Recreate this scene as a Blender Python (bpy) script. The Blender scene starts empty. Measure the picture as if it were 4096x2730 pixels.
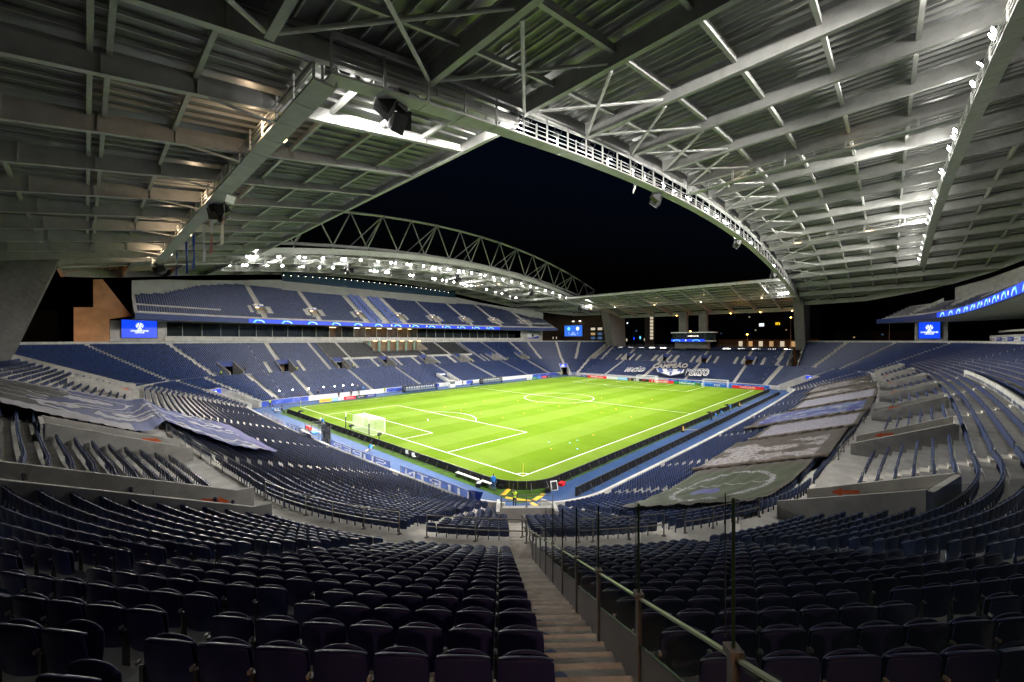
import bpy, bmesh, math, random
import numpy as np
from mathutils import Vector, Matrix
random.seed(7); rng = np.random.default_rng(11)
R = math.radians; PI = math.pi
sc = bpy.context.scene
col = sc.collection

# ------------------------------------------------------------------ camera, world, exposure
YAW, PITCH, ROLL = 0.75466258, -0.00187233, -0.00070879
cam_d = bpy.data.cameras.new('Camera'); cam = bpy.data.objects.new('Camera', cam_d); col.objects.link(cam)
cam_d.sensor_width = 36.0; cam_d.lens = 1603.037/4096*36.0; cam_d.clip_start = 0.05; cam_d.clip_end = 2500
fw = Vector((math.cos(YAW)*math.cos(PITCH), math.sin(YAW)*math.cos(PITCH), math.sin(PITCH)))
rt = Vector((math.sin(YAW), -math.cos(YAW), 0)); up = rt.cross(fw)
rt, up = rt*math.cos(ROLL)+up*math.sin(ROLL), -rt*math.sin(ROLL)+up*math.cos(ROLL)
CAM = Vector((-33.5668, -29.8783, 15.2508))
m4 = Matrix((rt, up, -fw)).transposed().to_4x4(); m4.translation = CAM
cam.matrix_world = m4; sc.camera = cam

world = bpy.data.worlds.new('World'); sc.world = world; world.use_nodes = True
wn = world.node_tree.nodes; wl = world.node_tree.links
sky = wn.new('ShaderNodeTexSky'); sky.sky_type = 'NISHITA'; sky.sun_disc = False
sky.sun_elevation = R(-4.0); sky.sun_rotation = R(200); sky.altitude = 100
tint = wn.new('ShaderNodeMix'); tint.data_type = 'RGBA'; tint.blend_type = 'MULTIPLY'; tint.inputs['Factor'].default_value = 1; tint.inputs['B'].default_value = (.38,.75,1.75,1)
wl.new(sky.outputs[0], tint.inputs['A']); wl.new(tint.outputs['Result'], wn['Background'].inputs[0]); wn['Background'].inputs[1].default_value = 0.13

LAMP_W = 15500.0         # one floodlight (spot), watts
SPILL_W = 190.0         # stray light of one floodlight, watts
vs = sc.view_settings
vs.view_transform = 'Standard'; vs.look = 'None'; vs.gamma = 1.0; vs.exposure = 0.15; vs.use_curve_mapping = False
sc.cycles.max_bounces = 6; sc.cycles.diffuse_bounces = 3; sc.cycles.glossy_bounces = 3; sc.cycles.transmission_bounces = 6
sc.cycles.transparent_max_bounces = 16; sc.cycles.sample_clamp_indirect = 4.0; sc.cycles.caustics_reflective = False; sc.cycles.caustics_refractive = False

# ------------------------------------------------------------------ helpers
def tag(o, label=None, cat=None, group=None, kind=None):
    if label: o['label'] = label
    if cat: o['category'] = cat
    if group: o['group'] = group
    if kind: o['kind'] = kind
    return o
def empty(name, loc=(0,0,0), label=None, cat=None, group=None, rz=0):
    o = bpy.data.objects.new(name, None); col.objects.link(o); o.location = loc; o.rotation_euler = (0,0,rz)
    o.empty_display_size = 0.3
    return tag(o, label, cat, group)
def link(name, me, parent=None, loc=None, rot=None):
    o = bpy.data.objects.new(name, me); col.objects.link(o)
    if parent is not None: o.parent = parent
    if loc is not None: o.location = loc
    if rot is not None: o.rotation_euler = rot
    return o
def copy_tree(o, parent=None):
    c = o.copy(); col.objects.link(c)
    if parent is not None: c.parent = parent
    for ch in list(o.children): copy_tree(ch, c)
    return c
class MB:
    """collects faces; build() makes one mesh object (vertices relative to the parent's location)"""
    def __init__(s): s.v = []; s.f = []; s.mi = []; s.cur = 0
    def add(s, vs, fs):
        n = len(s.v); s.v += [tuple(v) for v in vs]; s.f += [tuple(i+n for i in f) for f in fs]; s.mi += [s.cur]*len(fs); return s
    def box(s, c, d, rz=0, rx=0, ry=0):
        M = Matrix.Rotation(rz,3,'Z') @ Matrix.Rotation(ry,3,'Y') @ Matrix.Rotation(rx,3,'X'); c = Vector(c); hx,hy,hz = d[0]/2,d[1]/2,d[2]/2
        P = [c + M @ Vector((x*hx,y*hy,z*hz)) for z in (-1,1) for y in (-1,1) for x in (-1,1)]
        return s.add(P, [(0,2,3,1),(4,5,7,6),(0,1,5,4),(2,6,7,3),(0,4,6,2),(1,3,7,5)])
    def beam(s, p, q, w, h, upv=(0,0,1)):
        p, q = Vector(p), Vector(q); d = (q-p).normalized(); u = Vector(upv)
        if abs(d.dot(u)) > .99: u = Vector((1,0,0))
        r = d.cross(u).normalized(); u = r.cross(d)
        P = [b + r*x*w/2 + u*z*h/2 for b in (p,q) for z in (-1,1) for x in (-1,1)]
        return s.add(P, [(0,1,3,2),(4,6,7,5),(0,4,5,1),(2,3,7,6),(0,2,6,4),(1,5,7,3)])
    def ibeam(s, p, q, w, h, t=0.03):
        p, q = Vector(p), Vector(q); d = (q-p).normalized(); r = d.cross(Vector((0,0,1))).normalized(); u = r.cross(d)
        s.beam(p+u*(h/2-t/2), q+u*(h/2-t/2), w, t); s.beam(p-u*(h/2-t/2), q-u*(h/2-t/2), w, t); return s.beam(p, q, t, h-2*t-.004)
    def tube(s, p, q, r, n=8, r2=None, caps=True):
        p, q = Vector(p), Vector(q); d = (q-p).normalized(); u = Vector((0,0,1)) if abs(d.z) < .95 else Vector((1,0,0))
        a = d.cross(u).normalized(); b = a.cross(d); r2 = r if r2 is None else r2
        P = [c + (a*math.cos(2*PI*i/n) + b*math.sin(2*PI*i/n))*rr for c, rr in ((p,r),(q,r2)) for i in range(n)]
        F = [(i, (i+1)%n, n+(i+1)%n, n+i) for i in range(n)]
        if caps: F += [tuple(range(n-1,-1,-1)), tuple(range(n,2*n))]
        return s.add(P, F)
    def path(s, pts, r, n=6):
        for a, b in zip(pts[:-1], pts[1:]): s.tube(a, b, r, n)
        return s
    def prism(s, poly, off):
        n = len(poly); off = Vector(off); P = [Vector(p) for p in poly]; P = P + [p+off for p in P]
        return s.add(P, [tuple(range(n-1,-1,-1)), tuple(range(n,2*n))] + [(i,(i+1)%n,n+(i+1)%n,n+i) for i in range(n)])
    def quad(s, a, b, c, d): return s.add([a,b,c,d], [(0,1,2,3)])
    def lathe(s, c, prof, n=12):
        c = Vector(c); P = []; F = []
        for r, z in prof: P += [c+Vector((r*math.cos(2*PI*i/n), r*math.sin(2*PI*i/n), z)) for i in range(n)]
        for k in range(len(prof)-1): F += [(k*n+i, k*n+(i+1)%n, (k+1)*n+(i+1)%n, (k+1)*n+i) for i in range(n)]
        return s.add(P, F)
    def mesh(s, name, mat, org=(0,0,0), smooth=False):
        me = bpy.data.meshes.new(name); ox,oy,oz = org
        me.from_pydata([(v[0]-ox, v[1]-oy, v[2]-oz) for v in s.v], [], s.f)
        for m in (mat if isinstance(mat,(list,tuple)) else [mat]): me.materials.append(m)
        if isinstance(mat,(list,tuple)): me.polygons.foreach_set('material_index', s.mi)
        if smooth: me.shade_smooth()
        me.update(); return me
    def build(s, name, mat, parent=None, smooth=False, **kw):
        org = parent.location if parent is not None else (0,0,0)
        if parent is not None and parent.type != 'EMPTY': org = parent.get('org', (0,0,0))
        o = link(name, s.mesh(name, mat, org, smooth), parent)
        if parent is not None: o['org'] = tuple(org)
        return tag(o, **kw) if kw else o
def rawmesh(name, V, F, mat, smooth=False, attr=None):
    """numpy arrays: V (n,3), F (m,4) quads"""
    me = bpy.data.meshes.new(name); V = np.ascontiguousarray(V, np.float32); F = np.ascontiguousarray(F, np.int32)
    me.vertices.add(len(V)); me.vertices.foreach_set('co', V.ravel())
    k = F.shape[1]; me.loops.add(F.size); me.loops.foreach_set('vertex_index', F.ravel())
    me.polygons.add(len(F)); me.polygons.foreach_set('loop_start', np.arange(0, F.size, k, dtype=np.int32))
    if attr is not None:
        a = me.attributes.new('tint', 'FLOAT', 'POINT'); a.data.foreach_set('value', np.ascontiguousarray(attr, np.float32))
    me.materials.append(mat); me.update(calc_edges=True)
    me.polygons.foreach_set('use_smooth', np.full(len(F), smooth)); return me

# ------------------------------------------------------------------ materials
MATS = {}
def mat(name, c, rough=.6, metal=0., spec=.5, var=0., vscale=1., bump=0., bscale=20., emit=0., ecol=None, alpha=1., trans=0., stain=None, coat=0.):
    m = bpy.data.materials.new(name); m.use_nodes = True; nt = m.node_tree; b = nt.nodes['Principled BSDF']
    b.inputs['Base Color'].default_value = (*c,1); b.inputs['Roughness'].default_value = rough; b.inputs['Metallic'].default_value = metal
    b.inputs['Specular IOR Level'].default_value = spec; b.inputs['Coat Weight'].default_value = coat
    if emit: b.inputs['Emission Color'].default_value = (*(ecol or c),1); b.inputs['Emission Strength'].default_value = emit
    if trans: b.inputs['Transmission Weight'].default_value = trans
    if alpha < 1: b.inputs['Alpha'].default_value = alpha
    tc = nt.nodes.new('ShaderNodeTexCoord')
    if var or stain:
        n = nt.nodes.new('ShaderNodeTexNoise'); n.inputs['Scale'].default_value = vscale; n.inputs['Detail'].default_value = 6; nt.links.new(tc.outputs['Object'], n.inputs['Vector'])
        mr = nt.nodes.new('ShaderNodeMapRange'); mr.inputs[1].default_value = .3; mr.inputs[2].default_value = .7; mr.inputs[3].default_value = 1-var; mr.inputs[4].default_value = 1+var
        nt.links.new(n.outputs['Fac'], mr.inputs[0])
        mx = nt.nodes.new('ShaderNodeMix'); mx.data_type = 'RGBA'; mx.blend_type = 'MULTIPLY'; mx.inputs['Factor'].default_value = 1
        mx.inputs['A'].default_value = (*c,1); nt.links.new(mr.outputs[0], mx.inputs['B']); nt.links.new(mx.outputs['Result'], b.inputs['Base Color'])
        if stain:
            n2 = nt.nodes.new('ShaderNodeTexNoise'); n2.inputs['Scale'].default_value = stain[0]; n2.inputs['Detail'].default_value = 8; n2.inputs['Roughness'].default_value = .7
            nt.links.new(tc.outputs['Object'], n2.inputs['Vector'])
            r2 = nt.nodes.new('ShaderNodeMapRange'); r2.inputs[1].default_value = .52; r2.inputs[2].default_value = .72; nt.links.new(n2.outputs['Fac'], r2.inputs[0])
            m2 = nt.nodes.new('ShaderNodeMix'); m2.data_type = 'RGBA'; nt.links.new(r2.outputs[0], m2.inputs['Factor']); nt.links.new(mx.outputs['Result'], m2.inputs['A']); m2.inputs['B'].default_value = (*stain[1],1)
            nt.links.new(m2.outputs['Result'], b.inputs['Base Color'])
    if bump:
        n3 = nt.nodes.new('ShaderNodeTexNoise'); n3.inputs['Scale'].default_value = bscale; n3.inputs['Detail'].default_value = 5; nt.links.new(tc.outputs['Object'], n3.inputs['Vector'])
        bp = nt.nodes.new('ShaderNodeBump'); bp.inputs['Strength'].default_value = bump; bp.inputs['Distance'].default_value = .02; nt.links.new(n3.outputs['Fac'], bp.inputs['Height']); nt.links.new(bp.outputs[0], b.inputs['Normal'])
    MATS[name] = m; return m
CONC = mat('concrete', (.50,.49,.465), .85, var=.18, vscale=.8, bump=.3, bscale=14, stain=(.35,(.34,.33,.31)))
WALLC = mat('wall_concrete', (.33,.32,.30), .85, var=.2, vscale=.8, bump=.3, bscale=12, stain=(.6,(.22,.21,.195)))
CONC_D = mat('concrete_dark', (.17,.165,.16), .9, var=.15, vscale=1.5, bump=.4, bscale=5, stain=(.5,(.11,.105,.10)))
STEP = mat('stair_concrete', (.62,.59,.54), .85, var=.15, vscale=2., bump=.3, bscale=25, stain=(1.2,(.46,.43,.38)))
STEEL = mat('painted_steel', (.43,.435,.42), .5, var=.10, vscale=1.2, stain=(.8,(.34,.335,.31)))
STEEL_D = mat('galvanised_steel', (.17,.17,.165), .45, metal=.6, var=.15, vscale=4)
DECKM = mat('roof_sheet', (.17,.175,.175), .42, metal=.35, var=.15, vscale=.25)
BLACK = mat('black_plastic', (.012,.012,.014), .45)
BLACKF = mat('black_fabric', (.02,.02,.022), .9, var=.2, vscale=6)
WHITE = mat('white_paint', (.78,.78,.76), .5, var=.05, vscale=3)
SEATB = mat('seat_plastic', (.011,.014,.075), .5, spec=.18)
SEATK = mat('black_seat_plastic', (.012,.013,.017), .4)
TRACK = mat('blue_track', (.026,.075,.215), .8, var=.12, vscale=.6, bump=.2, bscale=60, stain=(.25,(.020,.058,.165)))
LINE = mat('line_paint', (.80,.82,.78), .7, var=.06, vscale=5)
def vary(m, k):
    nt = m.node_tree; b = nt.nodes['Principled BSDF']; oi = nt.nodes.new('ShaderNodeObjectInfo'); mr = nt.nodes.new('ShaderNodeMapRange'); mr.inputs[3].default_value = 1-k; mr.inputs[4].default_value = 1+k; nt.links.new(oi.outputs['Random'], mr.inputs[0])
    mx = nt.nodes.new('ShaderNodeMix'); mx.data_type = 'RGBA'; mx.blend_type = 'MULTIPLY'; mx.inputs['Factor'].default_value = 1; nt.links.new(b.inputs['Base Color'].links[0].from_socket, mx.inputs['A']); nt.links.new(mr.outputs[0], mx.inputs['B']); nt.links.new(mx.outputs['Result'], b.inputs['Base Color']); return m
STEPN = vary(mat('near_step_concrete', (.40,.375,.335), .85, var=.2, vscale=3., bump=.4, bscale=30, stain=(2.2,(.26,.235,.205))), .16)
NOSE = mat('step_nosing', (.20,.19,.175), .8)
ORANGE = mat('orange_paint', (.60,.10,.025), .55, var=.1, vscale=6)
BLUEV = mat('blue_vinyl', (.02,.06,.42), .5, var=.15, vscale=.8)
YEL = mat('hi_vis_yellow', (.75,.95,.05), .7)
YELP = mat('yellow_plastic', (.85,.55,.04), .55, var=.1, vscale=5)
RED = mat('red_vinyl', (.75,.02,.025), .5)
NAVY = mat('navy_cloth', (.012,.016,.04), .85, var=.2, vscale=5)
GLASS = mat('clear_glass', (.015,.03,.022), .04, spec=.5, alpha=.14)
GLASSG = mat('green_edge_glass', (.012,.04,.025), .6, spec=.2, alpha=.85)
GLASSD = mat('dark_glass', (.02,.03,.035), .06, spec=.8)
PANEL = mat('smoked_panel', (.06,.06,.065), .3, var=.25, vscale=2)
SKIN = mat('skin', (.45,.26,.18), .6); HAIR = mat('hair', (.03,.02,.015), .7)
def translucent(m, k=.45):
    nt = m.node_tree; b = nt.nodes['Principled BSDF']; t = nt.nodes.new('ShaderNodeBsdfTranslucent'); x = nt.nodes.new('ShaderNodeMixShader'); x.inputs[0].default_value = k
    src = b.inputs['Base Color']
    if src.is_linked: nt.links.new(src.links[0].from_socket, t.inputs[0])
    else: t.inputs[0].default_value = src.default_value
    out = nt.nodes['Material Output']; nt.links.new(b.outputs[0], x.inputs[1]); nt.links.new(t.outputs[0], x.inputs[2]); nt.links.new(x.outputs[0], out.inputs[0]); return m
def emitm(name, c, s): return mat(name, (.02,.02,.02), .4, emit=s, ecol=c)
E_LAMP = emitm('floodlight_lens', (1,.97,.92), 60.0)
E_WARM = emitm('warm_tube', (1,.66,.30), 14.0)
E_WHITE = emitm('white_tube', (1,.93,.80), 14.0)
E_BLUE = emitm('screen_blue', (.004,.055,.85), 1.1)
E_SCRW = emitm('screen_white', (.8,.9,1), 1.6)
E_CYAN = emitm('screen_cyan', (.15,.62,1), 1.5)
E_SCR2 = emitm('scoreboard_blue', (.03,.16,.75), 1.0)
E_ROOM = emitm('lit_room', (1,.62,.28), .4)
E_ROOMC = emitm('lit_window', (1,.86,.62), .55)
E_SOD = emitm('sodium_lamp', (1,.45,.08), 60.0)
E_DIM = emitm('dim_window', (.25,.5,1), .18)

def grass_mat():
    m = bpy.data.materials.new('pitch_grass'); m.use_nodes = True; nt = m.node_tree; N = nt.nodes.new; L = nt.links.new; b = nt.nodes['Principled BSDF']
    tc = N('ShaderNodeTexCoord'); sx = N('ShaderNodeSeparateXYZ'); L(tc.outputs['Object'], sx.inputs[0])
    def stripe(out, w, off):
        a = N('ShaderNodeMath'); a.operation = 'MULTIPLY_ADD'; a.inputs[1].default_value = 1/(2*w); a.inputs[2].default_value = off; L(out, a.inputs[0])
        f = N('ShaderNodeMath'); f.operation = 'FRACT'; L(a.outputs[0], f.inputs[0])
        g = N('ShaderNodeMath'); g.operation = 'PINGPONG'; g.inputs[1].default_value = .5; L(f.outputs[0], g.inputs[0])
        r = N('ShaderNodeMapRange'); r.inputs[1].default_value = .235; r.inputs[2].default_value = .265; L(g.outputs[0], r.inputs[0]); return r
    s1 = stripe(sx.outputs['Y'], 5.67, .75+.0); s2 = stripe(sx.outputs['X'], 5.5, .25)  # mowing stripes: shading by blade direction is put into the grass colour
    n = N('ShaderNodeTexNoise'); n.inputs['Scale'].default_value = .35; n.inputs['Detail'].default_value = 7; n.inputs['Roughness'].default_value = .65; L(tc.outputs['Object'], n.inputs['Vector'])
    n2 = N('ShaderNodeTexNoise'); n2.inputs['Scale'].default_value = 14; n2.inputs['Detail'].default_value = 6; L(tc.outputs['Object'], n2.inputs['Vector'])
    mx = N('ShaderNodeMix'); mx.data_type = 'RGBA'; mx.inputs['A'].default_value = (.098,.176,.005,1); mx.inputs['B'].default_value = (.132,.212,.019,1)
    add = N('ShaderNodeMath'); add.operation = 'MULTIPLY_ADD'; add.inputs[1].default_value = .22; L(s2.outputs[0], add.inputs[0])
    mu = N('ShaderNodeMath'); mu.operation = 'MULTIPLY'; mu.inputs[1].default_value = .78; L(s1.outputs[0], mu.inputs[0]); L(mu.outputs[0], add.inputs[2]); L(add.outputs[0], mx.inputs['Factor'])
    r = N('ShaderNodeMapRange'); r.inputs[1].default_value = .3; r.inputs[2].default_value = .7; r.inputs[3].default_value = .93; r.inputs[4].default_value = 1.06; L(n.outputs['Fac'], r.inputs[0])
    r2 = N('ShaderNodeMapRange'); r2.inputs[1].default_value = .3; r2.inputs[2].default_value = .7; r2.inputs[3].default_value = .92; r2.inputs[4].default_value = 1.08; L(n2.outputs['Fac'], r2.inputs[0])
    m1 = N('ShaderNodeMath'); m1.operation = 'MULTIPLY'; L(r.outputs[0], m1.inputs[0]); L(r2.outputs[0], m1.inputs[1])
    m2 = N('ShaderNodeMix'); m2.data_type = 'RGBA'; m2.blend_type = 'MULTIPLY'; m2.inputs['Factor'].default_value = 1; L(mx.outputs['Result'], m2.inputs['A']); L(m1.outputs[0], m2.inputs['B'])
    L(m2.outputs['Result'], b.inputs['Base Color']); b.inputs['Roughness'].default_value = .9; b.inputs['Specular IOR Level'].default_value = .04
    n3 = N('ShaderNodeTexNoise'); n3.inputs['Scale'].default_value = 60; L(tc.outputs['Object'], n3.inputs['Vector'])
    bp = N('ShaderNodeBump'); bp.inputs['Strength'].default_value = .5; bp.inputs['Distance'].default_value = .03; L(n3.outputs['Fac'], bp.inputs['Height']); L(bp.outputs[0], b.inputs['Normal'])
    return m
GRASS = grass_mat()
TURF = mat('apron_turf', (.045,.10,.014), .95, var=.25, vscale=1.5, bump=.5, bscale=50, spec=.2)
def seat_mat(name, c, k):
    m = mat(name, c, .45, spec=.4); nt = m.node_tree; b = nt.nodes['Principled BSDF']
    a = nt.nodes.new('ShaderNodeAttribute'); a.attribute_name = 'tint'
    mr = nt.nodes.new('ShaderNodeMapRange'); mr.inputs[3].default_value = 1-k; mr.inputs[4].default_value = 1+k; nt.links.new(a.outputs['Fac'], mr.inputs[0])
    mx = nt.nodes.new('ShaderNodeMix'); mx.data_type = 'RGBA'; mx.blend_type = 'MULTIPLY'; mx.inputs['Factor'].default_value = 1; mx.inputs['A'].default_value = (*c,1)
    nt.links.new(mr.outputs[0], mx.inputs['B']); nt.links.new(mx.outputs['Result'], b.inputs['Base Color']); return m
SEATF = seat_mat('far_seat_plastic', (.016,.034,.115), .5)
SEATFK = seat_mat('far_black_seat_plastic', (.014,.016,.022), .3)

SCR = bpy.data.scenes.new('scratch')
def bake(o):
    """evaluated mesh of an object, worked out in a scratch scene"""
    SCR.collection.objects.link(o)
    with bpy.context.temp_override(scene=SCR, view_layer=SCR.view_layers[0]): dg = bpy.context.evaluated_depsgraph_get()
    dg.update()
    me = bpy.data.meshes.new_from_object(o.evaluated_get(dg)); SCR.collection.objects.unlink(o); bpy.data.objects.remove(o); return me
TXT = {}
def text_mesh(body, size, material, extrude=.004, bold=0., spacing=1., shear=0.):
    key = (body, size, material.name, extrude, bold, spacing, shear)
    if key in TXT: return TXT[key]
    cu = bpy.data.curves.new('t', 'FONT'); cu.body = body; cu.size = size; cu.align_x = 'CENTER'; cu.align_y = 'CENTER'; cu.extrude = extrude; cu.offset = bold; cu.space_character = spacing; cu.shear = shear; cu.resolution_u = 3
    me = bake(bpy.data.objects.new('t', cu)); bpy.data.curves.remove(cu)
    me.materials.clear(); me.materials.append(material); me.name = 'lettering'; TXT[key] = me; return me
def face_rot(nx, ny):
    """euler that turns a mesh lying in local XY (reading along +X, facing +Z) upright to face (nx,ny)"""
    return (PI/2, 0, math.atan2(ny, nx) + PI/2)

# ------------------------------------------------------------------ ground, track, pitch
XC, YC = 102.0, 66.0                       # corner centres at (0,0) (XC,0) (XC,YC) (0,YC)
g = MB(); g.quad((-900,-900,-.35),(1100,-900,-.35),(1100,1100,-.35),(-900,1100,-.35))
tag(g.build('ground', mat('dark_asphalt', (.04,.04,.042), .9, var=.2, vscale=.3)), kind='structure')
def rounded(cx0, cy0, cx1, cy1, r, z, n=14):
    P = []
    for (cx, cy, a0) in ((cx0,cy0,180),(cx1,cy0,270),(cx1,cy1,0),(cx0,cy1,90)):
        P += [(cx+r*math.cos(R(a0+90*i/n)), cy+r*math.sin(R(a0+90*i/n)), z) for i in range(n+1)]
    return P
t = MB(); P = rounded(0,0,XC,YC,12.5,-.01); t.add(P, [tuple(range(len(P)))]); t.build('perimeter_track', TRACK, kind='structure')
t = MB(); P = [(-5.9,-4.7,0),(-4.6,-5.3,0),(-2.0,-4.9,0),(0,-4.6,0)] + [(103,-4.6,0),(106.5,-3,0),(107.5,0,0),(108.2,66,0),(106,70.2,0),(70,71.2,0),(30,71.2,0),(2,69.8,0),(-1,69.6,0),(-4.4,66,0),(-5.9,62,0)]
t.add(P, [tuple(range(len(P)))]); t.build('turf_apron', TURF, kind='structure')
t = MB(); P = [(-3.6,0,.006)] + [(-3.6+3.6*(1-math.cos(R(a))), -3.7*math.sin(R(a)), .006) for a in range(15,91,15)] + [(104.5,-3.7,.006),(106.8,-2.2,.006),(107.3,0,.006),(107.5,66,.006),(105.5,69.9,.006),(2,69.5,.006),(-1,69.2,.006),(-3.0,67.5,.006),(-3.6,64,.006)]
t.add(P, [tuple(range(len(P)))]); pitch = t.build('pitch', GRASS, kind='structure')
def flat(pts, w, z=.011, closed=False):
    b = MB(); n = len(pts)
    for i in range(n if closed else n-1):
        a, c = Vector((*pts[i],0)), Vector((*pts[(i+1)%n],0)); d = (c-a).normalized(); p = Vector((-d.y,d.x,0))*w/2; e = d*(w/2 if n == 2 else .01)
        zz = Vector((0,0,z)); b.quad(a-e-p+zz, c+e-p+zz, c+e+p+zz, a-e+p+zz)
    return b
LW = .13
def arc(cx, cy, r, a0, a1, n=32): return [(cx+r*math.cos(R(a0+(a1-a0)*i/n)), cy+r*math.sin(R(a0+(a1-a0)*i/n))) for i in range(n+1)]
lines = [[(0,0),(105,0)],[(0,68),(105,68)],[(0,.07),(0,67.93)],[(105,.07),(105,67.93)],[(52.5,.07),(52.5,67.93)],
         arc(52.5,34,9.15,0,360,64), arc(52.5,34,.12,0,360,8)]
for X, s in ((0,1),(105,-1)):
    lines += [[(X+s*.07,13.84),(X+s*16.5,13.84)],[(X+s*.07,54.16),(X+s*16.5,54.16)],[(X+s*16.5,13.91),(X+s*16.5,54.09)],
              [(X+s*.07,24.84),(X+s*5.5,24.84)],[(X+s*.07,43.16),(X+s*5.5,43.16)],[(X+s*5.5,24.91),(X+s*5.5,43.09)],arc(X+s*11,34,.12,0,360,8)]
    a = math.degrees(math.acos(5.5/9.15)); lines.append(arc(X+s*11,34,9.15,-a,a) if s > 0 else arc(X+s*11,34,9.15,180-a,180+a))
for cx, cy, a in ((0,0,0),(105,0,90),(105,68,180),(0,68,270)): lines.append(arc(cx,cy,1,a,a+90,10))
for i, l in enumerate(lines):
    flat(l, LW, .011 + .0005*(i % 5)).build('pitch_line', LINE, pitch)

# ------------------------------------------------------------------ seating bowl geometry
TR, RI = .77, .347                          # upper rows: tread, rise
LROW = [(10.7+.757*k, .70+.255*k) for k in range(21)]              # (front edge radius, tread level)
UROW = [(28.1+TR*k, 6.05+RI*k) for k in range(23)]
GANG = (26.6, 28.1, 6.05)
def bow(r): return .8 + max(0, r-10.4)*.05
SEG = [('x',0,XC),('y',0,YC),('x',0,XC),('y',0,YC),('c',0,90),('c',0,90),('c',0,90),('c',0,90)]
CC = {4:(0,0,-1,-1), 5:(0,YC,-1,1), 6:(XC,0,1,-1), 7:(XC,YC,1,1)}
def pt(seg, s, r):
    if seg < 4:
        L_ = SEG[seg][2]; q = r + bow(r)*math.sin(PI*s/L_)
        return ((s,-q),(-q,s),(s,YC+q),(XC+q,s))[seg]
    cx, cy, sx, sy = CC[seg]; a = R(s); return (cx+sx*r*math.cos(a), cy+sy*r*math.sin(a))
NRM = [(0,-1),(-1,0),(0,1),(1,0)]
def nrm(seg, s):
    if seg < 4: return NRM[seg]
    _, _, sx, sy = CC[seg]; return (sx*math.cos(R(s)), sy*math.sin(R(s)))
# aisles: (segment, position, lower?, upper?, half width in metres)
AISLES = []
for x in (6,22.4,38.9,55.5,72.2,90): AISLES.append((2,x,1,0))
for x in (5.2,18.1,83,96): AISLES.append((2,x,0,1))
for x in (27.5,41,58,70): AISLES.append((2,x,0,2))                 # 2 = VIP rows only
for y in (55.6,39.3,23.6,7.6): AISLES += [(3,y,1,0),(3,y+.8,0,3),(1,y,1,0)]   # 3 = rows above the vomitory
for y in (20,44,52): AISLES.append((1,y,0,1))
for x in (10.6,30.1,49.5,68,86.5): AISLES += [(0,x,1,0),(0,x-9.5,0,1)]
AISLES += [(4,30.5,1,1),(4,57.0,1,1),(4,86,1,0)]
AISLES += [(5,80,1,0),(5,58,1,0),(5,66,0,1),(5,20,1,0)]
AISLES += [(7,82,1,0),(7,75,0,1),(7,62,0,1),(7,28,0,1),(7,14,1,0),(7,3,0,1),(6,7,1,0),(6,3,0,1),(6,25,0,1),(6,65,1,1)]
# vomitories: (segment, centre, half width, back radius)
VOMS = [(2,x,1.9,34.0) for x in (6,22.4,38.9,55.5,72.2,90)] + [(3,y,1.9,33.3) for y in (55.6,39.3,23.6,7.6)]
VOMS += [(0,x,1.9,32.8) for x in (10.6,30.1,49.5,68,86.5)] + [(1,y,2.0,34.5) for y in (11.3,60.0)]
VOMS += [(4,74.2,3.4,32.8),(5,76,3.4,34.0),(7,80,3.4,34.0),(6,80,3.4,32.8)]     # half width in degrees on the arcs
GAP = (4.7, 7.6)                            # slot for the roof column beside each end stand (corner-local v)
def local_uv(seg, x, y):
    cx, cy, sx, sy = CC[seg]; return (sx*(x-cx), sy*(y-cy))
def blocked(seg, s, x, y, r, upper):
    if seg >= 4:
        u, v = local_uv(seg, x, y); 
        if not upper and r < 19.6 and -1.2 < u-v < 3.7: return True
        if upper and GAP[0] < v < GAP[1] and u > 0: return True
        if upper and v <= GAP[0] and r > 41.3: return True
    elif upper and seg in (1,3) and r > 41.3: return True
    if upper:
        for vs_, c, h, rb in VOMS:
            if vs_ == seg and abs(s-c) < h and r < rb: return True
        if seg == 2 and 38.3 < s < 61.7 and r > 39.0: return True     # VIP entrance recess
    return False
def in_aisle(seg, s, x, y, r, upper, half=.62):
    for a in AISLES:
        if a[0] != seg: continue
        on_ = a[3] if upper else a[2]
        if not on_: continue
        if on_ == 2 and r < 34.2: continue
        if on_ == 3 and r < 33.5: continue
        d = abs(s-a[1])*(r*PI/180 if seg >= 4 else 1)
        if d < half: return True
    if seg >= 4:
        u, v = local_uv(seg, x, y); d = (u-v-2.35)/math.sqrt(2)
        if r > 19 and -.55 < d < .45+.12: return True
        if seg == 4 and r > 39.3 and upper and (abs(s-37.0)*r*PI/180 < .3 or abs(s-49.2)*r*PI/180 < .3): return True
    if upper:                                # small flights beside the vomitories
        for vs_, c, h, rb in VOMS:
            if vs_ == seg and seg < 4 and r < rb+.2 and abs(abs(s-c)-(h+2.6)) < .6 and seg in (2,3): return True
            if vs_ == seg and r < rb+.2 and abs(s-c) < h+(.25 if seg < 4 else .5): return True
    return False
def visible(x, y, z, margin=.22):
    d = Vector((x,y,z))-CAM; w = d.dot(fw)
    if w < .4: return False
    return abs(d.dot(rt)/w) < 1.2776+margin and abs(d.dot(up)/w) < .852+margin

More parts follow.
